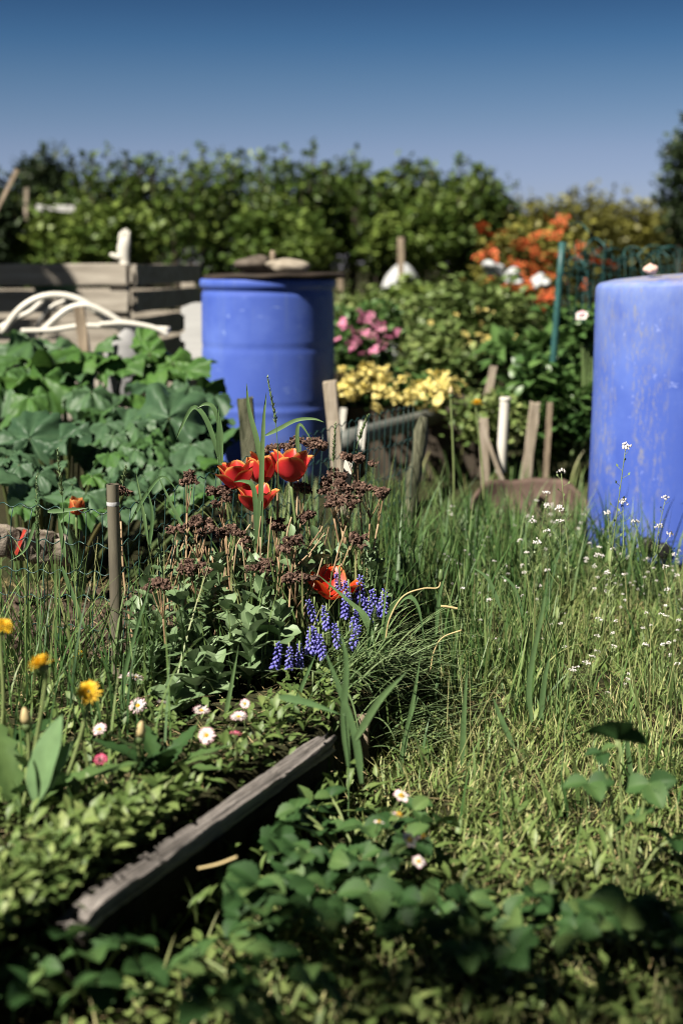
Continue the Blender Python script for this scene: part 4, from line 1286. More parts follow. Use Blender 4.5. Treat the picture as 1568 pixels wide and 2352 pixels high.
# ------------------------------------------------------------------ shepherd's purse
def purse(seed, h):
    g = np.random.default_rng(seed)
    st_, heads_ = MB(), []
    top = np.array([g.normal(0, .03), g.normal(0, .03), h])
    path = smooth_path([(0, 0, 0), top * .5 + [g.normal(0, .012), g.normal(0, .012), 0], top], 14)
    tube(st_, path, np.linspace(.0014, .0007, 14), 5, c=.65)
    pod = leaf(1, .85, 2, 2, peak=.75, power=.5, fold=.1, curl=0)
    tops = [path[-1]]
    for k_ in range(g.integers(1, 3)):
        f = g.uniform(.35, .65); s0 = path[int(13 * f)]
        e_ = s0 + [g.normal(0, .05), g.normal(0, .05), h * (1 - f) * g.uniform(.5, .9)]
        p2 = smooth_path([s0, s0 * .5 + e_ * .5 + [g.normal(0, .01), 0, -.01], e_], 8)
        tube(st_, p2, np.linspace(.001, .0006, 8), 4, c=.65); tops.append(e_)
    for s_, e_, n_ in [(path[6], path[-1], 16)] + [(t_ - [0, 0, h * .2], t_, 7) for t_ in tops[1:]]:
        for k_ in range(n_):
            p = s_ + (e_ - s_) * k_ / n_
            a = k_ * 2.4; el = R(25)
            dv = np.array([math.cos(a) * math.cos(el), math.sin(a) * math.cos(el), math.sin(el)])
            q_ = p + dv * .011
            tube(st_, [p, p * .5 + q_ * .5, q_], .0004, 3, c=.6, cap=False)
            scatter(st_, pod, q_, frames(a, R(50), g.uniform(0, 3)), .0055, .4)
    for tp_ in tops:
        hd = MB(); heads_.append(hd)
        n_ = g.integers(14, 22)
        a = g.uniform(0, 6.3, n_); r = .009 * np.sqrt(g.uniform(0, 1, n_))
        P = tp_ + np.stack([r * np.cos(a), r * np.sin(a), .006 - 60 * r * r + g.normal(0, .0015, n_)], -1)
        nuggets(hd, P, g.uniform(.0016, .0028, n_), c=g.uniform(0, .4, n_), stretch=(1, 1, .7))
    lf_ = leaf(1, .25, 4, 2, peak=.5, fold=.3, curl=.6)
    scatter(st_, lf_, np.array([path[2], path[4], path[6]]), frames(g.uniform(0, 6, 3), R(g.uniform(30, 60, 3))), g.uniform(.02, .04, 3), .5)
    return st_, heads_


pv_ = []
for s in range(7):
    a_, b_ = purse(40 + s, .3)
    pv_.append((a_.mesh('stem', M['stem']), [h_.mesh('flower_head', M['white']) for h_ in b_]))


def place_purse(label, loc, rot, sc_, k_):
    t = thing('shepherds_purse', label, 'wildflower', loc, group='white flowering shepherds purse on the lawn')
    t.rotation_euler = rot; t.scale = sc_
    link_mesh('stem', pv_[k_][0], t)
    for me in pv_[k_][1]: link_mesh('flower_head', me, t)
    return t


named = [(1368, 1024, 3.35, 'tallest white flowering weed in front of the right barrel, full of dark pods'), (1325, 1090, 3.4, 'white flowering weed stalk before the dark gap left of the right barrel'),
         (1485, 1150, 3.45, 'short flowered weed stalk against the middle of the right barrel'), (1193, 1136, 3.55, 'white flowering weed before the rusty ring'),
         (1306, 1192, 3.4, 'white headed weed with clustered flowers left of the right barrel'), (1380, 1186, 3.45, 'white weed beside the lower left edge of the right barrel'),
         (1540, 1206, 3.4, 'rightmost white flowering weed against the barrel'), (1440, 1270, 3.3, 'white weed low in front of the barrel foot')]
for (u, v, y, lb_) in named:
    c = W(u, v, y); b = gp(c[0] - rng.normal(0, .02), c[1])
    k_ = random.randrange(7)
    s_ = (c[2] - b[2]) / .3
    place_purse(lb_, b, (0, 0, rng.uniform(0, 6)), (s_ ** .6, s_ ** .6, s_), k_)
cnt = 0
while cnt < 80:
    y = rng.uniform(2.75, 4.4); x = rng.uniform(.25, .25 * y + .05)
    if x < .25 + .12 * (y < 3.2) or rng.uniform() > min(1, .25 + (x - .25) * 1.3): continue
    s_ = rng.uniform(.4, .9) * (.65 if x > .75 and y > 3.6 else 1)
    place_purse('small white flowering weed among many on the lawn', gp(x, y), (rng.normal(0, .12), rng.normal(0, .12), rng.uniform(0, 6.3)), (s_, s_, s_ * (.95 if y > 3.2 else .75)), random.randrange(7))
    cnt += 1

# ------------------------------------------------------------------ barrels
cb = np.array([W(617, 900, 6.35)[0], 6.35, 0])
t = thing('rain_barrel', 'blue plastic barrel topped with a dark lid and stones', 'barrel', cb)
r0 = 148 * PX(6.4)
prof = [(0, .004), (r0 - .03, .004), (r0 - .008, .015), (r0, .045)]
for z in np.linspace(.06, .84, 60):
    dr = .004 * math.sin(math.pi * z / .9) - .007 * math.exp(-((z - .61) / .006) ** 2) - .006 * math.exp(-((z - .36) / .007) ** 2) + .005 * math.exp(-((z - .345) / .012) ** 2)
    prof.append((r0 + dr, z))
prof += [(r0 - .004, .85), (r0 - .004, .862), (r0 + .006, .868), (r0 + .009, .88), (r0 + .009, .895), (r0 + .004, .904), (r0 - .006, .905), (r0 - .014, .9), (r0 - .016, .8)]
mb = MB(); lathe(mb, prof, cb, 72)
mb.build('body', M['barrel'], t)
t = thing('barrel_lid', 'thin dark round lid lying on the left blue barrel', 'lid', cb + [.03, .0, .907])
mb = MB()
rl = r0 + .022
lp = [(0, .0), (rl - .004, 0), (rl, .003), (rl + .001, .014), (rl - .004, .018), (rl * .5, .022), (0, .023)]
lathe(mb, lp, (0, 0, 0), 60)
for arr in mb.v: arr[:, 2] += .012 * arr[:, 0] + .003 * np.sin(arr[:, 1] * 15) + .0025 * np.sin(arr[:, 0] * 31)
mb.build('lid_plate', M['lid'], t, world=False)
ztp = .907 + .02
for (u, v, rx, rz, sd, mt, lb_, y) in ((588, 606, 40, 22, 4, 'stone', 'dark brown stone on the barrel lid', 6.36), (660, 610, 48, 19, 7, 'palestone', 'pale flat stone on the barrel lid', 6.25)):
    c = W(u, v, y); s_ = PX(y)
    mb = MB()
    blob(mb, (0, 0, rz * s_ * .85), (rx * s_, rx * s_ * .8, rz * s_), sd, 24, 14, .16, flat=-rz * s_ * .8)
    o = mb.build('stone', M[mt]); o.location = (c[0], y, ztp + .002 + .01 * (c[0] - cb[0]))
    tag(o, lb_, 'stone', 'stones weighing down the lid')
c = W(626, 578, 6.42)
mb = MB(); tube(mb, smooth_path([(c[0] + .012, 6.42, ztp), (c[0] + .005, 6.42, ztp + .035), (c[0], 6.42, c[2] + .005)], 8), [.012, .012, .013, .014, .014, .015, .015, .01], 9)
tag(mb.build('wooden_stub', M['stake']), 'small tan stub standing between the two lid stones', 'stub')

cr = np.array([1.14, 4.77, 0])
t = thing('water_drum', 'big faded blue drum with lichen streaks at the edge of the lawn', 'barrel', cr)
rr0 = .298
prof = [(0, .005), (rr0 - .02, .005), (rr0 - .004, .02), (rr0, .05)]
for z in np.linspace(.08, .895, 40):
    prof.append((rr0 + .003 * math.sin(z * 9) * .4 - .004 * (z / .85), z))
for a_ in np.linspace(0, 90, 10):
    prof.append((rr0 - .004 - .024 + .024 * math.cos(R(a_)), .9 + .024 * math.sin(R(a_))))
prof += [(rr0 - .06, .93), (rr0 - .15, .936), (rr0 - .22, .938), (0, .938)]
mb = MB(); lathe(mb, prof, cr, 96)
for arr in mb.v:
    z = arr[:, 2]; arr[:, 0] += .014 * (arr[:, 0] - cr[0]) / rr0 * 0
    arr[:, 2] += .055 * (arr[:, 0] - cr[0]) * sstep(.8, .93, z)
mb.build('body', M['barrelmoss'], t)
for (u, v) in ((1494, 1258), (1527, 1268)):
    c = W(u, v, 4.46)
    dx = c[0] - cr[0]
    yy_ = cr[1] - math.sqrt(rr0 ** 2 - dx ** 2)
    mb = MB()
    tube(mb, [(c[0], yy_ + .01, c[2]), (c[0], yy_ - .012, c[2]), (c[0], yy_ - .02, c[2]), (c[0], yy_ - .022, c[2])], [.026, .026, .022, .012], 18)
    mb.build('bung', M['black'], t)
c = W(1503, 611, 4.6)
mb = MB(); blob(mb, (0, 0, 0), (.024, .024, .016), 3)
o = mb.build('pebble', roughmat('pink_stone', (.5, .32, .27), (.6, .42, .36), (30, 30, 30))); o.location = (c[0], 4.66, .953)
tag(o, 'small pink pebble on top of the right drum', 'pebble')

# ------------------------------------------------------------------ rusty ring
rc = np.array([W(1222, 1080, 4.98)[0], 4.98, 0])
t = thing('rusty_drum', 'rusty brown steel ring standing in the grass beside the right drum', 'drum', rc)
rr = 140 * PX(4.98)
mb = MB()
lathe(mb, [(rr, .0), (rr, .07), (rr + .006, .085), (rr, .1), (rr, .225), (rr + .006, .235), (rr + .004, .243), (rr - .006, .24), (rr - .008, .22), (rr - .008, .02), (rr - .03, .02), (0, .02)], rc, 56)
for arr in mb.v: arr[:, 2] += np.where(arr[:, 2] > .15, .006 * np.sin(arr[:, 0] * 18) + .003 * np.sin(arr[:, 0] * 47), 0) 
for arr in mb.v: arr[:, 2] *= .78 - .68 * np.clip((rc[1] + rr * .75 - arr[:, 1]) / (1.75 * rr), 0, 1) ** .8
mb.build('steel_wall', M['rust'], t)

# ------------------------------------------------------------------ compost bin, glove, pipes
t = thing('compost_bin', 'compost bin nailed together from pale pallet boards', 'compost bin', W(295, 900, 7.2) * [1, 1, 0])
yb = 7.2
zf = [.965, .83, .695, .56, .425, .29]
x_r = W(293, 640, yb)[0]; x_l = x_r - 1.35
for k_, z in enumerate(zf):
    mb = MB()
    hh_ = .105
    bar(mb, (x_l - .02, yb, z - hh_ / 2), (x_r, yb + .0, z - hh_ / 2 + .006), hh_, .022, nl=10, jit=.0012, chip=.006)
    mb.build('front_board', M['palewood'], t)
for k_, z in enumerate(zf):
    mb = MB()
    bar(mb, (x_r + .03, yb + .03, z - .05), (x_r + .2, yb + 1.6, z - .05), .105, .022, nl=8, jit=.0012, chip=.006)
    mb.build('side_board', M['palewood'], t)
    mb = MB()
    bar(mb, (x_l, yb + 1.62, z - .06), (x_r + .19, yb + 1.62, z - .06), .1, .022, nl=8, jit=.0012, chip=.006)
    mb.build('back_board', M['palewood'], t)
    mb = MB()
    bar(mb, (x_l - .03, yb + .03, z - .05), (x_l - .03, yb + 1.6, z - .05), .105, .022, nl=8, jit=.0012)
    mb.build('side_board', M['palewood'], t)
for (px_, py_) in ((x_r - .045, yb + .055), (x_l + .04, yb + .055), (x_r + .14, yb + 1.57), (x_l + .04, yb + 1.57)):
    mb = MB()
    bar(mb, (px_, py_, -.02), (px_, py_, .955), .09, .08, side=(1, 0, 0), nl=6, jit=.001)
    mb.build('corner_post', M['palewood'], t)
# compost heap in it
mb = MB(); blob(mb, ((x_l + x_r) / 2, yb + .8, .05), (.62, .7, .35), 9, 30, 16, .1)
tag(mb.build('compost_heap', M['soilclod']), 'dark heap of compost inside the pallet board bin', 'compost')
c = W(125, 672, 7.75)
mb = MB(); lathe(mb, [(0, 0), (.1, 0), (.125, .2), (.13, .2), (.13, .215), (.12, .215), (0, .19)], (0, 0, 0), 24)
o = mb.build('bucket', M['greenplastic']); o.location = (c[0] + .02, 7.7, .715)
tag(o, 'sea green bucket seen through the slats of the compost bin', 'bucket')

# glove
gb = W(287, 606, yb + .05)
t = thing('work_glove', 'white work glove stuck upright on the compost bin post', 'glove', (gb[0], yb + .05, .957))
mb = MB()
s_ = PX(yb)
tube(mb, np.array([(0, 0, -.01), (0, 0, .02), (-.004, 0, .05), (-.004, 0, .09), (.004, 0, .13), (.008, 0, .15)]), [.022, .024, .03, .033, .03, .018], 14)
for arr in mb.v: arr[:, 1] *= .6
for k_, (dx, ln) in enumerate(((-.018, .03), (-.004, .042), (.01, .046), (.022, .034))):
    tube(mb, smooth_path([(dx * .9, 0, .12), (dx, -.003, .14), (dx * 1.0 + .004, -.006, .14 + ln)], 7), [.011, .0115, .0115, .011, .0105, .009, .005], 9)
tube(mb, smooth_path([(-.012, 0, .045), (-.045, -.002, .05), (-.072, -.004, .062)], 8), [.017, .017, .016, .0155, .014, .013, .011, .006], 10)
mb.build('glove_hand', M['whiteplastic'], t, world=False)
mb = MB(); tube(mb, [(0, 0, -.012), (0, 0, -.006), (0, 0, .012), (0, 0, .018)], [.024, .027, .027, .024], 14)
mb.build('cuff', M['whiteplastic'], t, world=False)

pipes = [([(5, 765), (45, 712), (90, 684), (140, 678), (190, 692), (240, 730), (285, 758), (330, 766)], 8, 'thickest white pipe bent into the highest arch of the bundle', 6.35),
         ([(90, 768), (130, 730), (165, 706), (205, 702), (250, 722), (300, 752), (350, 760)], 7, 'white pipe forming the inner arch of the bundle', 6.3),
         ([(0, 752), (40, 730), (70, 716), (100, 690)], 6, 'short white pipe end at the left foot of the arches', 6.4),
         ([(50, 760), (120, 758), (195, 748), (300, 752), (390, 756)], 6, 'straight white pipe lying under the arches', 6.28),
         ([(230, 745), (290, 742), (350, 752), (385, 768)], 6, 'white pipe end resting on the right of the bundle', 6.26),
         ([(78, 772), (96, 730), (120, 704), (150, 690)], 4, 'thin brownish pipe curving inside the arches', 6.42)]
for pts, wpx, lb_, y in pipes:
    mb = MB()
    tube(mb, smooth_path([W(u, v, y) for u, v in pts], 40), wpx * PX(y), 10)
    tag(mb.build('plastic_pipe', M['whiteplastic']), lb_, 'pipe', 'bent white pipes in front of the compost bin')
c = W(285, 790, 6.2)
mb = MB(); blob(mb, (0, 0, 0), (.09, .07, .16), 12, 24, 14, .12)
o = mb.build('grey_stone', roughmat('grey_stone', (.18, .18, .18), (.27, .27, .27), (12, 12, 12))); o.location = (c[0], 6.25, c[2] - .12)
tag(o, 'smooth grey boulder under the ends of the white pipes', 'boulder')
# foam panel
mb = MB()
yf = 6.75
pz = [(416, 706), (416, 722), (424, 724), (424, 764), (415, 766), (415, 782), (425, 786), (425, 824), (480, 824), (480, 694), (440, 696)]
fr = [W(u, v, yf) for u, v in pz]
n_ = len(fr)
vv = np.array(fr + [p + [0, .06, 0] for p in fr])
me = bpy.data.meshes.new('foam_panel')
me.from_pydata(vv.tolist(), [], [list(range(n_))[::-1], list(range(n_, 2 * n_))] + [[k_, (k_ + 1) % n_, n_ + (k_ + 1) % n_, n_ + k_] for k_ in range(n_)])
me.materials.append(M['foam'])
o = bpy.data.objects.new('foam_panel', me); COL.objects.link(o)
tag(o, 'notched white board standing between the compost bin and the left barrel', 'board')

# ------------------------------------------------------------------ stakes and small posts
def stake(label, u0, v0, u1, v1, y, wpx, mat='stake', name='wooden_stake', group='wooden stakes in the garden', cat='stake', deep=.55):
    top = W(u0, v0, y); b = W(u1, v1, y)
    dirv = (b - top) / abs(b[2] - top[2])
    b = top + dirv * (top[2] + .03)
    mb = MB()
    bar(mb, b, top, wpx * PX(y), wpx * PX(y) * deep, side=(1, 0, 0), nl=10, jit=.0012, chip=.006)
    t = thing(name, label, cat, (b[0], b[1], 0), group=group)
    mb.build('shaft', M[mat], t)
    return t


stake('dark weathered stake in front of the left barrel', 563, 915, 572, 1030, 4.3, 34, 'mossy')
stake('broad grey stake standing right in front of the barrel shadow', 757, 876, 768, 1000, 4.6, 30, 'paleStake')
stake('short leaning grey stake between the yellow flowers and the white pipe', 1133, 842, 1118, 915, 6.4, 17, 'paleStake')
stake('wide forked looking stake right of the white pipe', 1228, 925, 1215, 1030, 6.0, 23, 'paleStake')
stake('thin brown stake right of the wide one', 1262, 925, 1256, 1030, 6.0, 12)
stake('flat grey stake behind the leaning white lath', 1110, 960, 1112, 1040, 5.55, 20, 'paleStake')
stake('thin pale lath leaning against the flat grey stake', 1103, 965, 1128, 1035, 5.45, 10, 'paleStake')
stake('tall tan stake in front of the white tent', 920, 546, 920, 690, 11.5, 14, 'stake')
stake('short tan stake beside the left barrel', 781, 628, 781, 695, 10.5, 12, 'stake')
stake('brown stake rising through the white pipes', 182, 705, 192, 790, 6.1, 24, 'stake')
stake('long bare pole leaning at the left edge', 40, 390, -10, 490, 8.5, 9, 'stake', 'leaning_pole')
stake('thin whitish post in front of the dark tree', 62, 432, 60, 500, 12.4, 8, 'paleStake', 'thin_post')
t = thing('plastic_pipe_post', 'short white plastic pipe standing upright in the grass', 'pipe', gp(*W(1158, 1000, 5.5)[:2]))
mb = MB()
a_, b_ = W(1160, 912, 5.5), W(1152, 1040, 5.5)
b_ = a_ + (b_ - a_) * 1.35
rp_ = 12 * PX(5.5)
tube(mb, np.linspace(b_, a_, 8), rp_, 18, cap=False)
tube(mb, np.linspace(a_, a_ - [0, 0, .05], 4), rp_ * .82, 18, cap=False)
th = np.arange(18) * 2 * np.pi / 18
o_ = np.stack([np.cos(th), np.sin(th), 0 * th], -1)
mb.add(np.vstack([a_ + o_ * rp_, a_ + o_ * rp_ * .82]), q=[(j_, (j_ + 1) % 18, 18 + (j_ + 1) % 18, 18 + j_) for j_ in range(18)])
mb.build('pipe', M['whiteplastic'], t)
mb = MB(); tube(mb, np.array([a_ - [0, 0, .002], a_ - [0, 0, .004], a_ - [0, 0, .012], a_ - [0, 0, .014]]), [rp_ * 1.02, rp_ * 1.14, rp_ * 1.14, rp_ * 1.02], 18, cap=False)
mb.build('collar', M['whiteplastic'], t)
for (u, v, y, w_, h_, lb_) in ((786, 950, 6.0, 14, 26, 'white plastic tag by the planter edge'), (830, 985, 5.2, 16, 36, 'white plastic tag beside the grey pipe'), (797, 1068, 3.36, 20, 40, 'white plastic tag behind the dry sedum heads')):
    c = W(u, v, y); s_ = PX(y)
    mb = MB(); g0 = gz(c[0], y)
    bar(mb, (c[0] - .005, y, c[2] - h_ * s_ / 2 - .05), (c[0] + .005, y + .005, c[2] + h_ * s_ / 2), w_ * s_, .004, side=(1, 0, 0), nl=4)
    tag(mb.build('plant_tag', M['whiteplastic']), lb_, 'plant tag', 'white plant tags')

# grey pipe and planter
t = thing('drain_pipe', 'grey drain pipe lying on the grass behind the wire', 'pipe', W(790, 1022, 5.2) * [1, 1, 0])
mb = MB(); tube(mb, np.linspace(W(785, 1012, 5.15), W(1000, 955, 6.4), 10), .036, 16)
mb.build('pipe', M['pipegrey'], t)
t = thing('planter_box', 'low rusty brown planter box full of pale yellow flowers', 'planter', (W(900, 960, 6.7)[0], 6.7, 0))
pc = np.array(t.location)
za = W(880, 935, 6.4)[2]
for (p0, p1) in (((-.28, -.3), (.5, -.3)), ((-.28, .3), (.5, .3)), ((-.27, -.28), (-.27, .28)), ((.49, -.28), (.49, .28))):
    mb = MB()
    bar(mb, pc + [p0[0], p0[1], za / 2], pc + [p1[0], p1[1], za / 2], za, .025, nl=6, jit=.001)
    mb.build('side_board', M['bark'], t)

# pale slab with a red stripe behind the fence
t = thing('bark_slab', 'pale broken log slab lying behind the wire at the left edge', 'log', gp(-.93, 3.45))
p0, p1 = W(-80, 1232, 3.42), W(150, 1262, 3.55)
mb = MB()
bar(mb, p0, p1, .075, .05, nl=22, jit=.0045, chip=.02)
mb.flat = False
mb.build('log', M['slab'], t)
mb = MB()
f_ = .57
pm = p0 * (1 - f_) + p1 * f_
bar(mb, pm + [-.012, -.031, -.02], pm + [.014, -.033, .042], .007, .005, side=(1, 0, 0), nl=4, jit=.001)
mb.build('painted_stripe', M['redpaint'], t)

# ------------------------------------------------------------------ rhubarb
def rhubarb_leaf(size, seed, el_n=0):
    """heart shaped crinkled blade; origin at the stalk joint, tip along +y, face +z"""
    g = np.random.default_rng(seed)
    na, nr = 56, 9
    th = np.linspace(-np.pi * .93, np.pi * .93, na)
    out_ = (.62 + .38 * np.cos(th) ** 1) * .55 + .42 + .05 * np.cos(5 * th + g.uniform(0, 6)) + .04 * np.sin(11 * th + g.uniform(0, 6)) + .022 * np.sin(23 * th)
    out_ *= np.where(np.abs(th) > 2.4, .8, 1)
    rr_ = np.linspace(0.02, 1, nr)
    RR = rr_[:, None] * out_[None]
    x = RR * np.sin(th)[None] * .86; y = RR * np.cos(th)[None]
    vein = np.abs(np.sin(2.5 * th))[None] * rr_[:, None] ** .7
    z = -.15 * np.cos(5 * th)[None] * rr_[:, None] * 1.1 + .07 * np.sin(9 * th + g.uniform(0, 6))[None] * rr_[:, None] ** 3 - .36 * rr_[:, None] ** 2 * (.6 + .4 * np.cos(th)[None]) + .04 * np.sin(17 * th + 2)[None] * rr_[:, None] ** 3 + .03 * np.sin(rr_[:, None] * 17 + 3 * np.sin(5 * th)[None]) * np.abs(np.sin(2.5 * th))[None]
    z = z + .02 * np.sin(31 * th)[None] * rr_[:, None]
    v = np.stack([x, y, z], -1).reshape(-1, 3) * size
    i_, j_ = np.meshgrid(np.arange(nr - 1), np.arange(na - 1), indexing='ij')
    a_ = i_ * na + j_
    q = np.stack([a_, a_ + na, a_ + na + 1, a_ + 1], -1).reshape(-1, 4)
    c = (1.3 * np.clip(1 - np.abs(np.sin(2.5 * th))[None] * (3 + 9 * rr_[:, None]), 0, 1) + .25 * np.sin(13 * th + 3)[None] * rr_[:, None]).reshape(-1)
    return v, q, c


def rhubarb(label, base, leaves):
    b = np.array([base[0], base[1], gz(base[0], base[1])])
    t = thing('rhubarb_plant', label, 'rhubarb', b, group='rhubarb plants in front of the compost bin')
    for k_, (u, v, y, wpx, az, el, tint) in enumerate(leaves):
        c = W(u, v, y)
        size = wpx * PX(y) * .68
        tpl = rhubarb_leaf(1.0, int(u * 7 + v))
        Rm = frames(R(az), R(el), rng.normal(0, .2))
        c0 = c - (Rm[:, 1] * size * .35)
        mb = MB(); scatter(mb, tpl, c0, Rm, size, [tint * .8])
        o = mb.build('leaf', M['rhubarb'], t)
        mb = MB()
        b2 = b * .5 + np.array([c0[0], c0[1] + .08, 0]) * .5
        tube(mb, smooth_path([b2, b2 * .45 + c0 * .55 + [0, .02, .02], c0], 10), np.linspace(.008, .005, 10), 7, c=rng.uniform(.0, .7))
        mb.build('leaf_stalk', M['stalk'], o)
    return t


def rl(n_, u0, u1, v0, v1, y0, y1, w0, w1, t0, t1, azc=-90):
    """leaves spread evenly over a patch, faces turned up and towards the sun side"""
    out = []
    for q_ in range(n_):
        v = v0 + (v1 - v0) * (q_ + rng.uniform(0, 1)) / n_
        y = y1 + (y0 - y1) * (v - v0) / max(1, v1 - v0) + rng.normal(0, .08)
        out.append((rng.uniform(u0, u1), v, y, rng.uniform(w0, w1), rng.normal(azc, 55), rng.uniform(-40, 25), rng.uniform(t0, t1)))
    return out


rhubarb('rhubarb plant with a big grey green leaf tilted up beside the left barrel', (-.58, 5.2),
        [(398, 925, 4.75, 185, 78, 48, .2)] + rl(12, 320, 520, 880, 1040, 4.7, 5.3, 80, 140, .1, .6) + rl(9, 280, 530, 985, 1100, 4.4, 4.8, 60, 120, .2, .8) +
        [(448, 836, 5.6, 100, 30, 40, .8), (475, 880, 5.5, 90, -60, 50, .75), (395, 815, 5.7, 100, 100, 40, .9), (330, 775, 5.75, 70, 80, 70, .9), (345, 795, 5.7, 70, 90, 60, .85), (500, 960, 5.0, 80, -20, 20, .3)])
rhubarb('bright green rhubarb plant in front of the white pipes', (-1.1, 5.6),
        [(130, 825, 5.5, 140, -60, 35, .95), (60, 870, 5.4, 140, -110, 30, .95), (190, 840, 5.6, 120, 20, 35, .9), (30, 820, 5.6, 110, 160, 25, .7), (250, 830, 5.6, 120, 60, 30, .8), (130, 785, 5.9, 120, 120, 30, .5),
         (40, 790, 5.9, 110, 150, 30, .5), (230, 790, 5.8, 90, 40, 50, .7), (300, 830, 5.6, 100, 20, 40, .8), (360, 860, 5.5, 110, 10, 30, .9)] + rl(22, 0, 400, 800, 960, 5.0, 5.8, 80, 140, .45, .95))
rhubarb('grey green rhubarb plant with lobed leaves left behind the fence', (-1.0, 4.75),
        [(75, 975, 4.55, 160, 85, 50, .1), (155, 990, 4.5, 120, 60, 45, .1), (40, 1000, 4.55, 100, 120, 40, .2)] + rl(16, 0, 330, 940, 1060, 4.4, 4.9, 70, 125, .1, .7) + rl(12, 180, 460, 1000, 1110, 4.3, 4.7, 60, 110, .2, .8))
rhubarb('low rhubarb plant with one pale fan leaf at the left edge', (-.95, 4.15),
        [(40, 1100, 3.95, 165, -150, 35, .25), (120, 1130, 4.0, 80, -60, 30, .3)] + rl(20, -20, 330, 1040, 1180, 3.8, 4.3, 60, 110, .15, .75) + [(-20, 1060, 4.1, 100, 170, 30, .3)] + rl(16, 180, 540, 1050, 1180, 3.9, 4.4, 45, 85, .2, .9))

# ------------------------------------------------------------------ leafy garden plants beyond
lance2 = leaf(1, .34, 4, 2, peak=.4, power=.85, fold=.3, curl=.9)
oval2 = leaf(1, .62, 3, 2, peak=.5, power=.75, fold=.2, curl=.5)


def clumpy(mb, cen, rad, n, tpl, s0, s1, c0=0, c1=1, k=30, spread=.16, el=(-.4, 1.0), up=0):
    """leaves gathered in clumps inside an ellipsoid"""
    cen, rad = np.asarray(cen, float), np.asarray(rad, float)
    d_ = rng.normal(0, 1, (k, 3)); d_ /= np.linalg.norm(d_, axis=1)[:, None]
    C_ = cen + d_ * rad * (rng.uniform(.25, 1, (k, 1)) ** .5)
    kk = rng.integers(0, k, n)
    P = C_[kk] + rng.normal(0, spread, (n, 3)) * rad.mean()
    P[:, 2] = np.maximum(P[:, 2], .03)
    ct = rng.uniform(c0, c1, k)[kk] * .6 + rng.uniform(c0, c1, n) * .4
    scatter(mb, tpl, P, frames(rng.uniform(0, 6.3, n), rng.uniform(el[0], el[1], n), rng.normal(0, .5, n)), rng.uniform(s0, s1, n), ct)


def plant(name, label, cat, u, v, y, wpx, hpx, n, tpl, s0, s1, mat, dep=.8, k=30, group=None, stems=True, **kw):
    """bushy plant whose crown is centred where (u,v) lies at depth y"""
    c = W(u, v, y); s_ = PX(y)
    t = thing(name, label, cat, (c[0], y, 0), group)
    mb = MB()
    clumpy(mb, c, (wpx * s_ / 2, wpx * s_ / 2 * dep, hpx * s_ / 2), n, tpl, s0, s1, k=k, **kw)
    mb.build('foliage', M[mat], t)
    if stems:
        mb = MB()
        for q_ in range(7):
            e_ = c + rng.normal(0, .3, 3) * [wpx * s_ / 2, wpx * s_ / 4, hpx * s_ / 2]
            tube(mb, smooth_path([(c[0] + rng.normal(0, .04), y + rng.normal(0, .04), 0), (c + e_) / 2 * [1, 1, .6], e_], 7), np.linspace(.008, .003, 7), 5, c=.3)
        mb.build('stems', M['stem'], t)
    return t


def blossom_mesh(mat, r, seed, n=9):
    mb = MB()
    pt = leaf(1, .8, 3, 2, peak=.6, power=.6, fold=.1, curl=.5)
    for ring in range(2):
        az = np.arange(n) * 2 * np.pi / n + ring * .4
        scatter(mb, pt, np.zeros((n, 3)) + [0, 0, .002 * ring], frames(az, R(10 + 35 * ring) + rng.normal(0, .15, n)), r * (1 - .25 * ring) * rng.uniform(.85, 1.1, n), rng.uniform(.1, .8, n))
    return mb.mesh('blossom', M[mat])


def blossoms(t, me, pts, y, sc=(.8, 1.2), dy=.15):
    for (u, v) in pts:
        yy_ = y + rng.uniform(-dy, dy)
        c = W(u, v, yy_)
        link_mesh('blossom', random.choice(me), t, c - np.array(t.location), (R(rng.uniform(10, 60)), R(rng.normal(0, 25)), rng.uniform(0, 6)), rng.uniform(*sc))


def umbel(mat, r, spread, seed, n=7):
    g = np.random.default_rng(seed); mb = MB()
    pt = leaf(1, .8, 2, 2, peak=.6, power=.6, fold=.1, curl=.5)
    for q_ in range(n):
        a, rr_ = g.uniform(0, 6.3), spread * math.sqrt(g.uniform(0, 1))
        az = np.arange(6) * np.pi / 3 + g.uniform(0, 1)
        scatter(mb, pt, np.zeros((6, 3)) + [rr_ * math.cos(a), rr_ * math.sin(a), g.normal(0, .006)], frames(az, R(18) + g.normal(0, .25, 6)), r * g.uniform(.8, 1.15, 6), g.uniform(.1, .9, 6))
    return mb.mesh('blossom', M[mat])


pinkm = [umbel('pinkblossom', .018, .026, s, 5) for s in (1, 2)]
yelm = [umbel('paleyellow', .014, .034, s) for s in (3, 4, 8)]
whm = [blossom_mesh('white', .034, s) for s in (5,)]
orm = [umbel('orange', .018, .06, s, 11) for s in (6, 7, 12)]
t = plant('pink_flowering_bush', 'bush of pink blossoms behind the yellow flowers', 'bush', 850, 790, 7.6, 180, 170, 2600, oval2, .025, .055, 'peony', k=34)
blossoms(t, pinkm, [(822, 722), (845, 728), (850, 735), (830, 740), (790, 757), (802, 757), (825, 762), (840, 765), (862, 752), (873, 758), (868, 775), (800, 790), (815, 785), (806, 782), (880, 800), (895, 778),
                    (902, 772), (836, 815), (858, 805), (770, 785), (850, 775), (812, 800), (876, 745), (915, 765), (848, 720), (795, 740)], 7.15, (.75, 1.2))
t = plant('yellow_flowering_plant', 'low mound thick with pale yellow flowers in the planter box', 'flowers', 910, 915, 6.55, 300, 80, 2600, oval2, .02, .045, 'peony', dep=.7, k=40, stems=False)
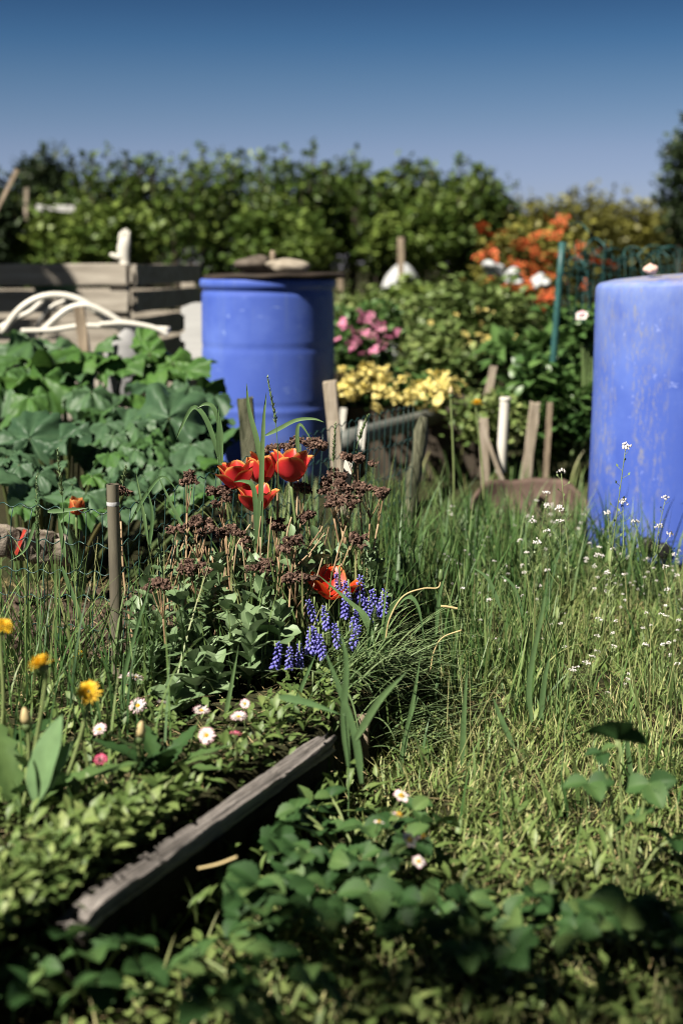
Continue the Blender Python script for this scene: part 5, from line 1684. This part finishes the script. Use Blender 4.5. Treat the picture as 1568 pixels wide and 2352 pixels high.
yp = [(rng.normal(832, 40), rng.normal(880, 15)) for _ in range(42)] + [(rng.normal(968, 52), rng.normal(900, 17)) for _ in range(49)] + [(870, 850), (862, 848), (880, 852), (872, 858), (1010, 858), (1020, 862), (1040, 900), (790, 862), (785, 870)]
blossoms(t, yelm, yp, 6.3, (.85, 1.3), .2)
t = plant('tall_leafy_bush', 'tall green bush with scattered pale yellow flowers below the red shrub', 'bush', 1090, 770, 8.4, 330, 220, 6000, oval2, .03, .07, 'cover', k=70, c0=.0, c1=.75)
blossoms(t, yelm, [(rng.normal(1090, 75), rng.normal(775, 38)) for _ in range(26)], 7.7, (.5, .95), .2)
plant('leafy_perennial', 'dark green broad leaved perennial between the stakes and the right drum', 'plant', 1270, 930, 6.3, 200, 260, 2600, oval2, .045, .085, 'peony', k=46)
plant('lance_leaved_plant', 'plant with long pale drooping leaves left of the teal net post', 'plant', 1210, 830, 6.9, 130, 120, 330, lance2, .1, .19, 'peony', k=16, c0=.4, c1=1)
plant('leafy_perennial', 'mid green leafy clump behind the teal net post', 'plant', 1330, 790, 7.2, 150, 180, 1500, oval2, .04, .08, 'peony', k=30)
plant('leafy_weeds', 'clump of small light weeds around the white pipe and stakes', 'weeds', 1130, 960, 6.2, 240, 110, 1600, oval2, .025, .05, 'cover', k=30)
plant('leafy_weeds', 'patch of weeds between the yellow flowers and the tall bush', 'weeds', 1010, 840, 7.3, 180, 90, 1500, oval2, .03, .06, 'cover', k=26)
plant('leafy_weeds', 'green weeds under the stakes beside the barrel', 'weeds', 850, 720, 9.5, 260, 70, 1800, oval2, .03, .06, 'cover', k=30)
t = plant('white_flowering_plant', 'low plant with a single white blossom beside the right drum', 'plant', 1350, 760, 6.2, 60, 60, 250, oval2, .03, .06, 'peony', k=8)
blossoms(t, whm, [(1335, 726)], 6.1, (.9, 1.0), .02)
# orange red flowering shrub
t = plant('red_flowering_shrub', 'orange red flowering shrub in front of the yellowish hedge', 'shrub', 1215, 610, 10.5, 260, 230, 3000, oval2, .035, .07, 'hedge2', k=50)
rp_l = [(rng.normal(1208, 66), rng.normal(612, 46)) for _ in range(62)] + [(1288, 500), (1282, 515), (1290, 525), (1280, 540), (1105, 592), (1118, 598), (1095, 590), (1200, 552), (1215, 556), (1195, 560), (1250, 690), (1245, 710), (1260, 680), (1170, 690)]
blossoms(t, orm, rp_l, 10.0, (.6, 1.15), .4)
for (u, v, w_, h_, lb_) in ((1135, 618, 44, 56, 'white sack nearest the tan stake under the red shrub'), (1178, 640, 40, 36, 'small white sack in the middle under the red shrub'), (1238, 648, 44, 44, 'white sack farthest right under the red shrub')):
    c = W(u, v, 9.4); s_ = PX(9.4)
    mb = MB(); blob(mb, (0, 0, 0), (w_ * s_ / 2.0, .1, h_ * s_ / 2.7), int(u) + 5, 30, 18, .38)
    o = mb.build('white_sack', M['tarp']); o.location = (c[0], 9.4, c[2])
    tag(o, lb_, 'sack', 'white sacks under the red shrub')
    mb = MB()
# white tunnel tent and pale boards
c = W(926, 598, 11.8)
mb = MB(); blob(mb, (0, 0, .0), (54 * PX(11.8), .3, c[2] - .57), 77, 34, 20, .07)
o = mb.build('sheet_mound', M['tarp']); o.location = (c[0], 11.8, .55)
tag(o, 'white sheet over a rounded mound under the hedge behind the tall tan stake', 'sheet')
for (u0, u1, v, y, h_, lb_) in ((770, 815, 722, 9.6, 24, 'white board lying low beside the left barrel'), (935, 1010, 718, 9.8, 20, 'long whitish board lying behind the pink bush'), (85, 172, 477, 13.0, 13, 'whitish board fixed high in front of the hedge at left')):
    p0, p1 = W(u0, v, y), W(u1, v + 3, y)
    mb = MB(); bar(mb, p0, p1, h_ * PX(y), .03, nl=6, jit=.0015)
    t = thing('pale_board', lb_, 'board', (p0 + p1) / 2 * [1, 1, 0], group='pale boards beyond the barrel')
    mb.build('board', M['foam'], t)
    mb = MB()
    for p in (p0 * .9 + p1 * .1, p0 * .1 + p1 * .9):
        bar(mb, [p[0], p[1] + .035, 0], [p[0], p[1] + .035, p[2]], .03, .02, side=(1, 0, 0), nl=3)
    mb.build('support', M['bark'], t)

# ------------------------------------------------------------------ teal netting fence
t = thing('netting_fence', 'teal garden netting slung on a leaning teal post behind the right drum', 'netting', W(1262, 860, 6.3) * [1, 1, 0])
mb = MB(); p0, p1 = W(1264, 900, 6.3), W(1291, 556, 6.3)
p0 = p1 + (p0 - p1) * 1.15
tube(mb, np.linspace(p0, p1, 6), .0155, 10)
mb.build('post', M['netting'], t)
mb = MB()
ytn = 6.35
for k_ in range(34):
    u = 1292 + k_ * 9 + rng.normal(0, 3)
    p = [W(u, 560 + 10 * math.sin(k_) + (20 if k_ > 12 else 0), ytn + rng.normal(0, .03)), W(u + rng.normal(0, 8), 640, ytn + rng.normal(0, .03)), W(u + rng.normal(0, 10), 760, ytn)]
    tube(mb, smooth_path(p, 12), .0015, 4)
for k_ in range(7):
    v0 = 590 + k_ * 16
    p = [W(u, v0 + 9 * math.sin(u * .05 + k_), ytn + .03 * math.sin(u * .03 + k_)) for u in range(1290, 1600, 16)]
    tube(mb, smooth_path(p, 44), .0013, 4)
for (pts) in ([(1305, 517), (1330, 512), (1352, 535), (1362, 570), (1372, 590)], [(1345, 600), (1350, 560), (1368, 548), (1390, 570), (1394, 610)], [(1385, 590), (1400, 572), (1425, 575), (1445, 600)], [(1428, 590), (1440, 568), (1470, 572), (1490, 595)],
              [(1460, 590), (1490, 565), (1530, 572), (1560, 600)], [(1480, 600), (1510, 575), (1545, 566), (1580, 590)], [(1300, 560), (1310, 590), (1330, 620), (1345, 660)], [(1300, 600), (1325, 590), (1345, 620), (1350, 690)], [(1310, 640), (1322, 600), (1350, 610)], [(1500, 600), (1515, 578), (1535, 590)]):
    tube(mb, smooth_path([W(u, v, ytn + rng.normal(0, .06)) for u, v in pts], 20), .003, 5)
mb.build('net', M['netting'], t)

# ------------------------------------------------------------------ hedge and trees
hleaf = leaf(1, .62, 2, 2, peak=.5, power=.7, fold=.2, curl=.5)


def shrub(name, label, cat, u, vtop, y, wpx, mat, nleaf=2600, size=(.06, .11), vbot=640, group=None, sprigs=14, trunks=4, dep=.8):
    s_ = PX(y)
    top = W(u, vtop, y)[2]; bot = max(.25, W(u, vbot, y)[2] - .2); x = W(u, 500, y)[0]
    w_ = wpx * s_ / 2
    t = thing(name, label, cat, (x, y, 0), group)
    mb = MB()
    top = top + (.055 if name == 'hedge_bush' else 0)
    hc = (top + bot) / 2; hr = (top - bot) / 2
    k_ = 90
    d_ = rng.normal(0, 1, (k_, 3)); d_ /= np.linalg.norm(d_, axis=1)[:, None]
    C_ = np.array([x, y, hc - .08 * hr]) + d_ * np.array([w_, w_ * dep, hr * .86]) * (rng.uniform(.15, 1, (k_, 1)) ** .45)
    spr = []
    for q_ in range(sprigs):
        a = rng.uniform(0, 6.3); rr_ = math.sqrt(rng.uniform(0, .9))
        bx, by = x + w_ * rr_ * math.cos(a), y + w_ * dep * rr_ * math.sin(a)
        zt = top - .5 * hr * rr_ ** 2 + rng.uniform(-.3, .13) * min(1, hr)
        for f in (0, .2, .38):
            spr.append((bx + rng.normal(0, .04), by, zt - f))
    C_ = np.vstack([C_, spr]) if spr else C_
    rad = np.concatenate([np.full(k_, .2), np.tile([.045, .07, .11], len(spr) // 3)]) * (y / 14)
    wgt = np.concatenate([np.full(k_, 1.0), np.tile([.28, .4, .55], len(spr) // 3)])
    kk = rng.choice(len(C_), nleaf, p=wgt / wgt.sum())
    dv = rng.normal(0, 1, (nleaf, 3)); dv /= np.linalg.norm(dv, axis=1)[:, None]
    P = C_[kk] + dv * (rad[kk] * rng.uniform(.3, 1.1, nleaf))[:, None]
    ct = rng.uniform(.05, .75, len(C_))[kk] + rng.normal(0, .12, nleaf)
    scatter(mb, hleaf, P, frames(rng.uniform(0, 6.3, nleaf), rng.uniform(-.6, 1.1, nleaf), rng.normal(0, .5, nleaf)), rng.uniform(size[0], size[1], nleaf), np.clip(ct, 0, 1))
    mb.build('crown', M[mat], t)
    mb = MB()
    for q_ in range(trunks):
        a = rng.uniform(0, 6.3)
        p0 = np.array([x + .25 * w_ * math.cos(a), y + .2 * w_ * math.sin(a), -.02])
        p2 = np.array([x + .7 * w_ * math.cos(a), y + .5 * w_ * math.sin(a), hc + .4 * hr])
        tube(mb, smooth_path([p0, p0 * .5 + p2 * .5 + rng.normal(0, .06, 3), p2], 9), np.linspace(.045, .012, 9) * (y / 14), 7)
        for z_ in range(3):
            e_ = C_[rng.integers(0, k_)]
            st_ = p0 * .35 + p2 * .65
            tube(mb, smooth_path([st_, (st_ + e_) / 2 + [0, 0, .1], e_], 6), np.linspace(.018, .005, 6) * (y / 14), 5)
    for sp in spr[::3]:
        tube(mb, np.linspace(np.array(sp) - [0, 0, .6], np.array(sp) + [0, 0, .04], 4), [.008, .007, .005, .003], 4)
    mb.build('trunk', M['bark'], t)
    return t


hedge = [(30, 470, 14.5, 150, 'leftmost dark bush at the foot of the tall dark tree', 640), (150, 450, 13.5, 190, 'round bush behind the compost bin front', 650), (255, 372, 14, 170, 'tall upright bush behind the white glove', 640),
         (350, 352, 14.2, 190, 'tall bush with pointed tips between the glove and the barrel', 640), (455, 365, 14, 190, 'dense bush left above the stones on the barrel', 650), (565, 352, 14.4, 190, 'tall bush right above the left barrel', 650),
         (670, 348, 14, 170, 'bush with a spiky crown right of the barrel stones', 640), (760, 352, 14.6, 150, 'narrow bush with the deepest shade below it', 620), (850, 400, 14.2, 150, 'lower bush left of the tall tan stake', 600),
         (940, 382, 14.6, 160, 'bush above the white tunnel', 590), (1040, 372, 14, 150, 'bush with long thin shoots right of the tan stake', 620), (1110, 395, 14.4, 120, 'last bush of the tall hedge before the gap', 640)]
for (u, vt, y, w_, lb_, vb) in hedge:
    shrub('hedge_bush', lb_, 'bush', u, vt, y, w_ * 1.15, 'hedge', 4200, (.045, .09), vb, group='tall bushes of the back hedge', sprigs=int(rng.integers(16, 26)))
for (u, vt, y, w_, lb_) in ((1190, 462, 19, 130, 'small yellowish bush at the left of the far hedge'), (1290, 432, 19, 190, 'highest rounded bush of the yellowish far hedge'), (1390, 438, 20, 170, 'yellowish bush above the curling netting'), (1480, 466, 20, 150, 'dull green bush near the dark tree at right'), (1560, 470, 20, 130, 'bush under the dark tree at the right edge')):
    shrub('far_bush', lb_, 'bush', u, vt, y, w_ * 1.2, 'hedge2', 2800, (.07, .13), 620, group='yellowish bushes of the far hedge', sprigs=6)
shrub('dark_tree', 'tall dark tree cut by the right edge of the frame', 'tree', 1606, 255, 17, 160, 'darktree', 3800, (.07, .14), 560, sprigs=8, trunks=2)
shrub('dark_tree', 'dark tree rising behind the left end of the hedge', 'tree', 105, 345, 19, 165, 'darktree', 3200, (.08, .14), 560, sprigs=9, trunks=2)
shrub('dark_shrub', 'dark shrub at the left edge below the leaning pole', 'shrub', -15, 400, 12, 90, 'darktree', 2200, (.06, .11), 650, sprigs=8, trunks=3)
# lower growth at the hedge foot
for (u, v, y, w_, h_, lb_) in ((110, 575, 12.3, 230, 170, 'light green undergrowth hiding the foot of the thin whitish post'), (650, 560, 12.2, 260, 130, 'light green undergrowth in front of the hedge above the barrel'), (250, 560, 11.5, 240, 120, 'light green undergrowth in front of the hedge behind the glove'), (930, 716, 11.0, 190, 110, 'low undergrowth hiding the foot of the white sheet mound'), (960, 550, 13.6, 220, 110, 'undergrowth around the tall tan stake')):
    plant('undergrowth_bush', lb_, 'bush', u, v, y, w_, h_, 2200, hleaf, .06, .11, 'hedge', k=40, group='undergrowth in front of the hedge', c0=.2, c1=1)

# shade givers outside the picture: a shrub beside the bin and one behind the photographer
def shade(label, x, y, top, bot, w_, n_, mat='hedge', lo=0):
    t = thing('shade_tree', label, 'tree', (x, y, 0))
    mb = MB()
    clumpy(mb, (x, y, (top + bot) / 2), (w_, min(w_ * .6, .8), (top - bot) / 2), n_, hleaf, .09, .17, k=130, spread=.12)
    mb.build('crown', M[mat], t)
    mb = MB(); tube(mb, np.linspace((x, y, -.02), (x, y, (top + bot) / 2), 6), [.09, .08, .07, .06, .05, .03], 8)
    mb.build('trunk', M['bark'], t)


SUN_EL = R(46); SUN_AZ = R(225)      # towards the sun: behind the camera, to the left
shade('leafy tree standing beside the compost bin outside the frame', -3.7, 5.55, 4.3, 2.55, .45, 2600)
shade('leafy tree standing behind the photographer', -1.92, -1.74, 5.3, 1.2, 1.3, 9500)
shade('thinner tree with gaps standing behind the photographer', -3.05, -1.95, 5.2, 1.6, .6, 900)

# ------------------------------------------------------------------ camera, light, sky
cam = bpy.data.cameras.new('camera'); co = bpy.data.objects.new('camera', cam); COL.objects.link(co)
co.location = (0, 0, H); co.rotation_euler = (math.pi / 2 - PITCH, 0, 0)
cam.sensor_fit = 'VERTICAL'; cam.sensor_height = 36; cam.lens = 50
cam.clip_start = .05; cam.clip_end = 1000
cam.dof.use_dof = True; cam.dof.focus_distance = 3.05; cam.dof.aperture_fstop = 2.5
SC.camera = co
sun = bpy.data.lights.new('sun', 'SUN'); so = bpy.data.objects.new('sun', sun); COL.objects.link(so)
sun.energy = 5.0; sun.angle = R(.53); sun.color = (1, .93, .82)
ds = Vector((-math.sin(SUN_AZ) * math.cos(SUN_EL), -math.cos(SUN_AZ) * math.cos(SUN_EL), -math.sin(SUN_EL)))
so.rotation_euler = ds.to_track_quat('-Z', 'Y').to_euler()
so.location = (-5, -5, 8)
wd = bpy.data.worlds.new('World'); SC.world = wd; wd.use_nodes = True
nt = wd.node_tree; N, L = nt.nodes, nt.links
bg = next(n_ for n_ in N if n_.type == 'BACKGROUND')
sky = N.new('ShaderNodeTexSky'); sky.sky_type = 'NISHITA'; sky.sun_disc = False
sky.sun_elevation = SUN_EL; sky.sun_rotation = SUN_AZ
sky.air_density = 1.0; sky.dust_density = .2; sky.ozone_density = 3.0
tc = N.new('ShaderNodeTexCoord')
sp = N.new('ShaderNodeSeparateXYZ'); L.new(tc.outputs['Generated'], sp.inputs[0])
rp = N.new('ShaderNodeValToRGB')      # pale at the horizon, deepening upwards; unseen upper dome darkened to cut fill light
e = rp.color_ramp.elements
e[0].position = 0.0; e[0].color = (.42, .43, .64, 1)
e[1].position = 1.0; e[1].color = (.02, .024, .028, 1)
for p_, c_ in ((.056, (.4, .407, .588, 1)), (.076, (.385, .389, .535, 1)), (.096, (.32, .356, .47, 1)), (.122, (.238, .309, .412, 1)), (.147, (.152, .25, .36, 1)), (.17, (.108, .19, .29, 1)), (.26, (.03, .055, .08, 1))):
    q_ = e.new(p_); q_.color = c_
L.new(sp.outputs['Z'], rp.inputs['Fac'])
mx = N.new('ShaderNodeMix'); mx.data_type = 'RGBA'; mx.blend_type = 'MULTIPLY'; mx.inputs[0].default_value = 1
L.new(sky.outputs[0], mx.inputs[6]); L.new(rp.outputs['Color'], mx.inputs[7])
L.new(mx.outputs[2], bg.inputs['Color'])
bg.inputs['Strength'].default_value = .0583
SC.view_settings.view_transform = 'Standard'
SC.view_settings.look = 'None'
SC.view_settings.exposure = 1.2
SC.cycles.use_denoising = True
SC.cycles.filter_width = 1.0
SC.cycles.max_bounces = 4
SC.cycles.diffuse_bounces = 1
SC.cycles.glossy_bounces = 1
SC.cycles.denoising_prefilter = 'ACCURATE'
SC.cycles.transparent_max_bounces = 4
SC.cycles.sample_clamp_indirect = 6
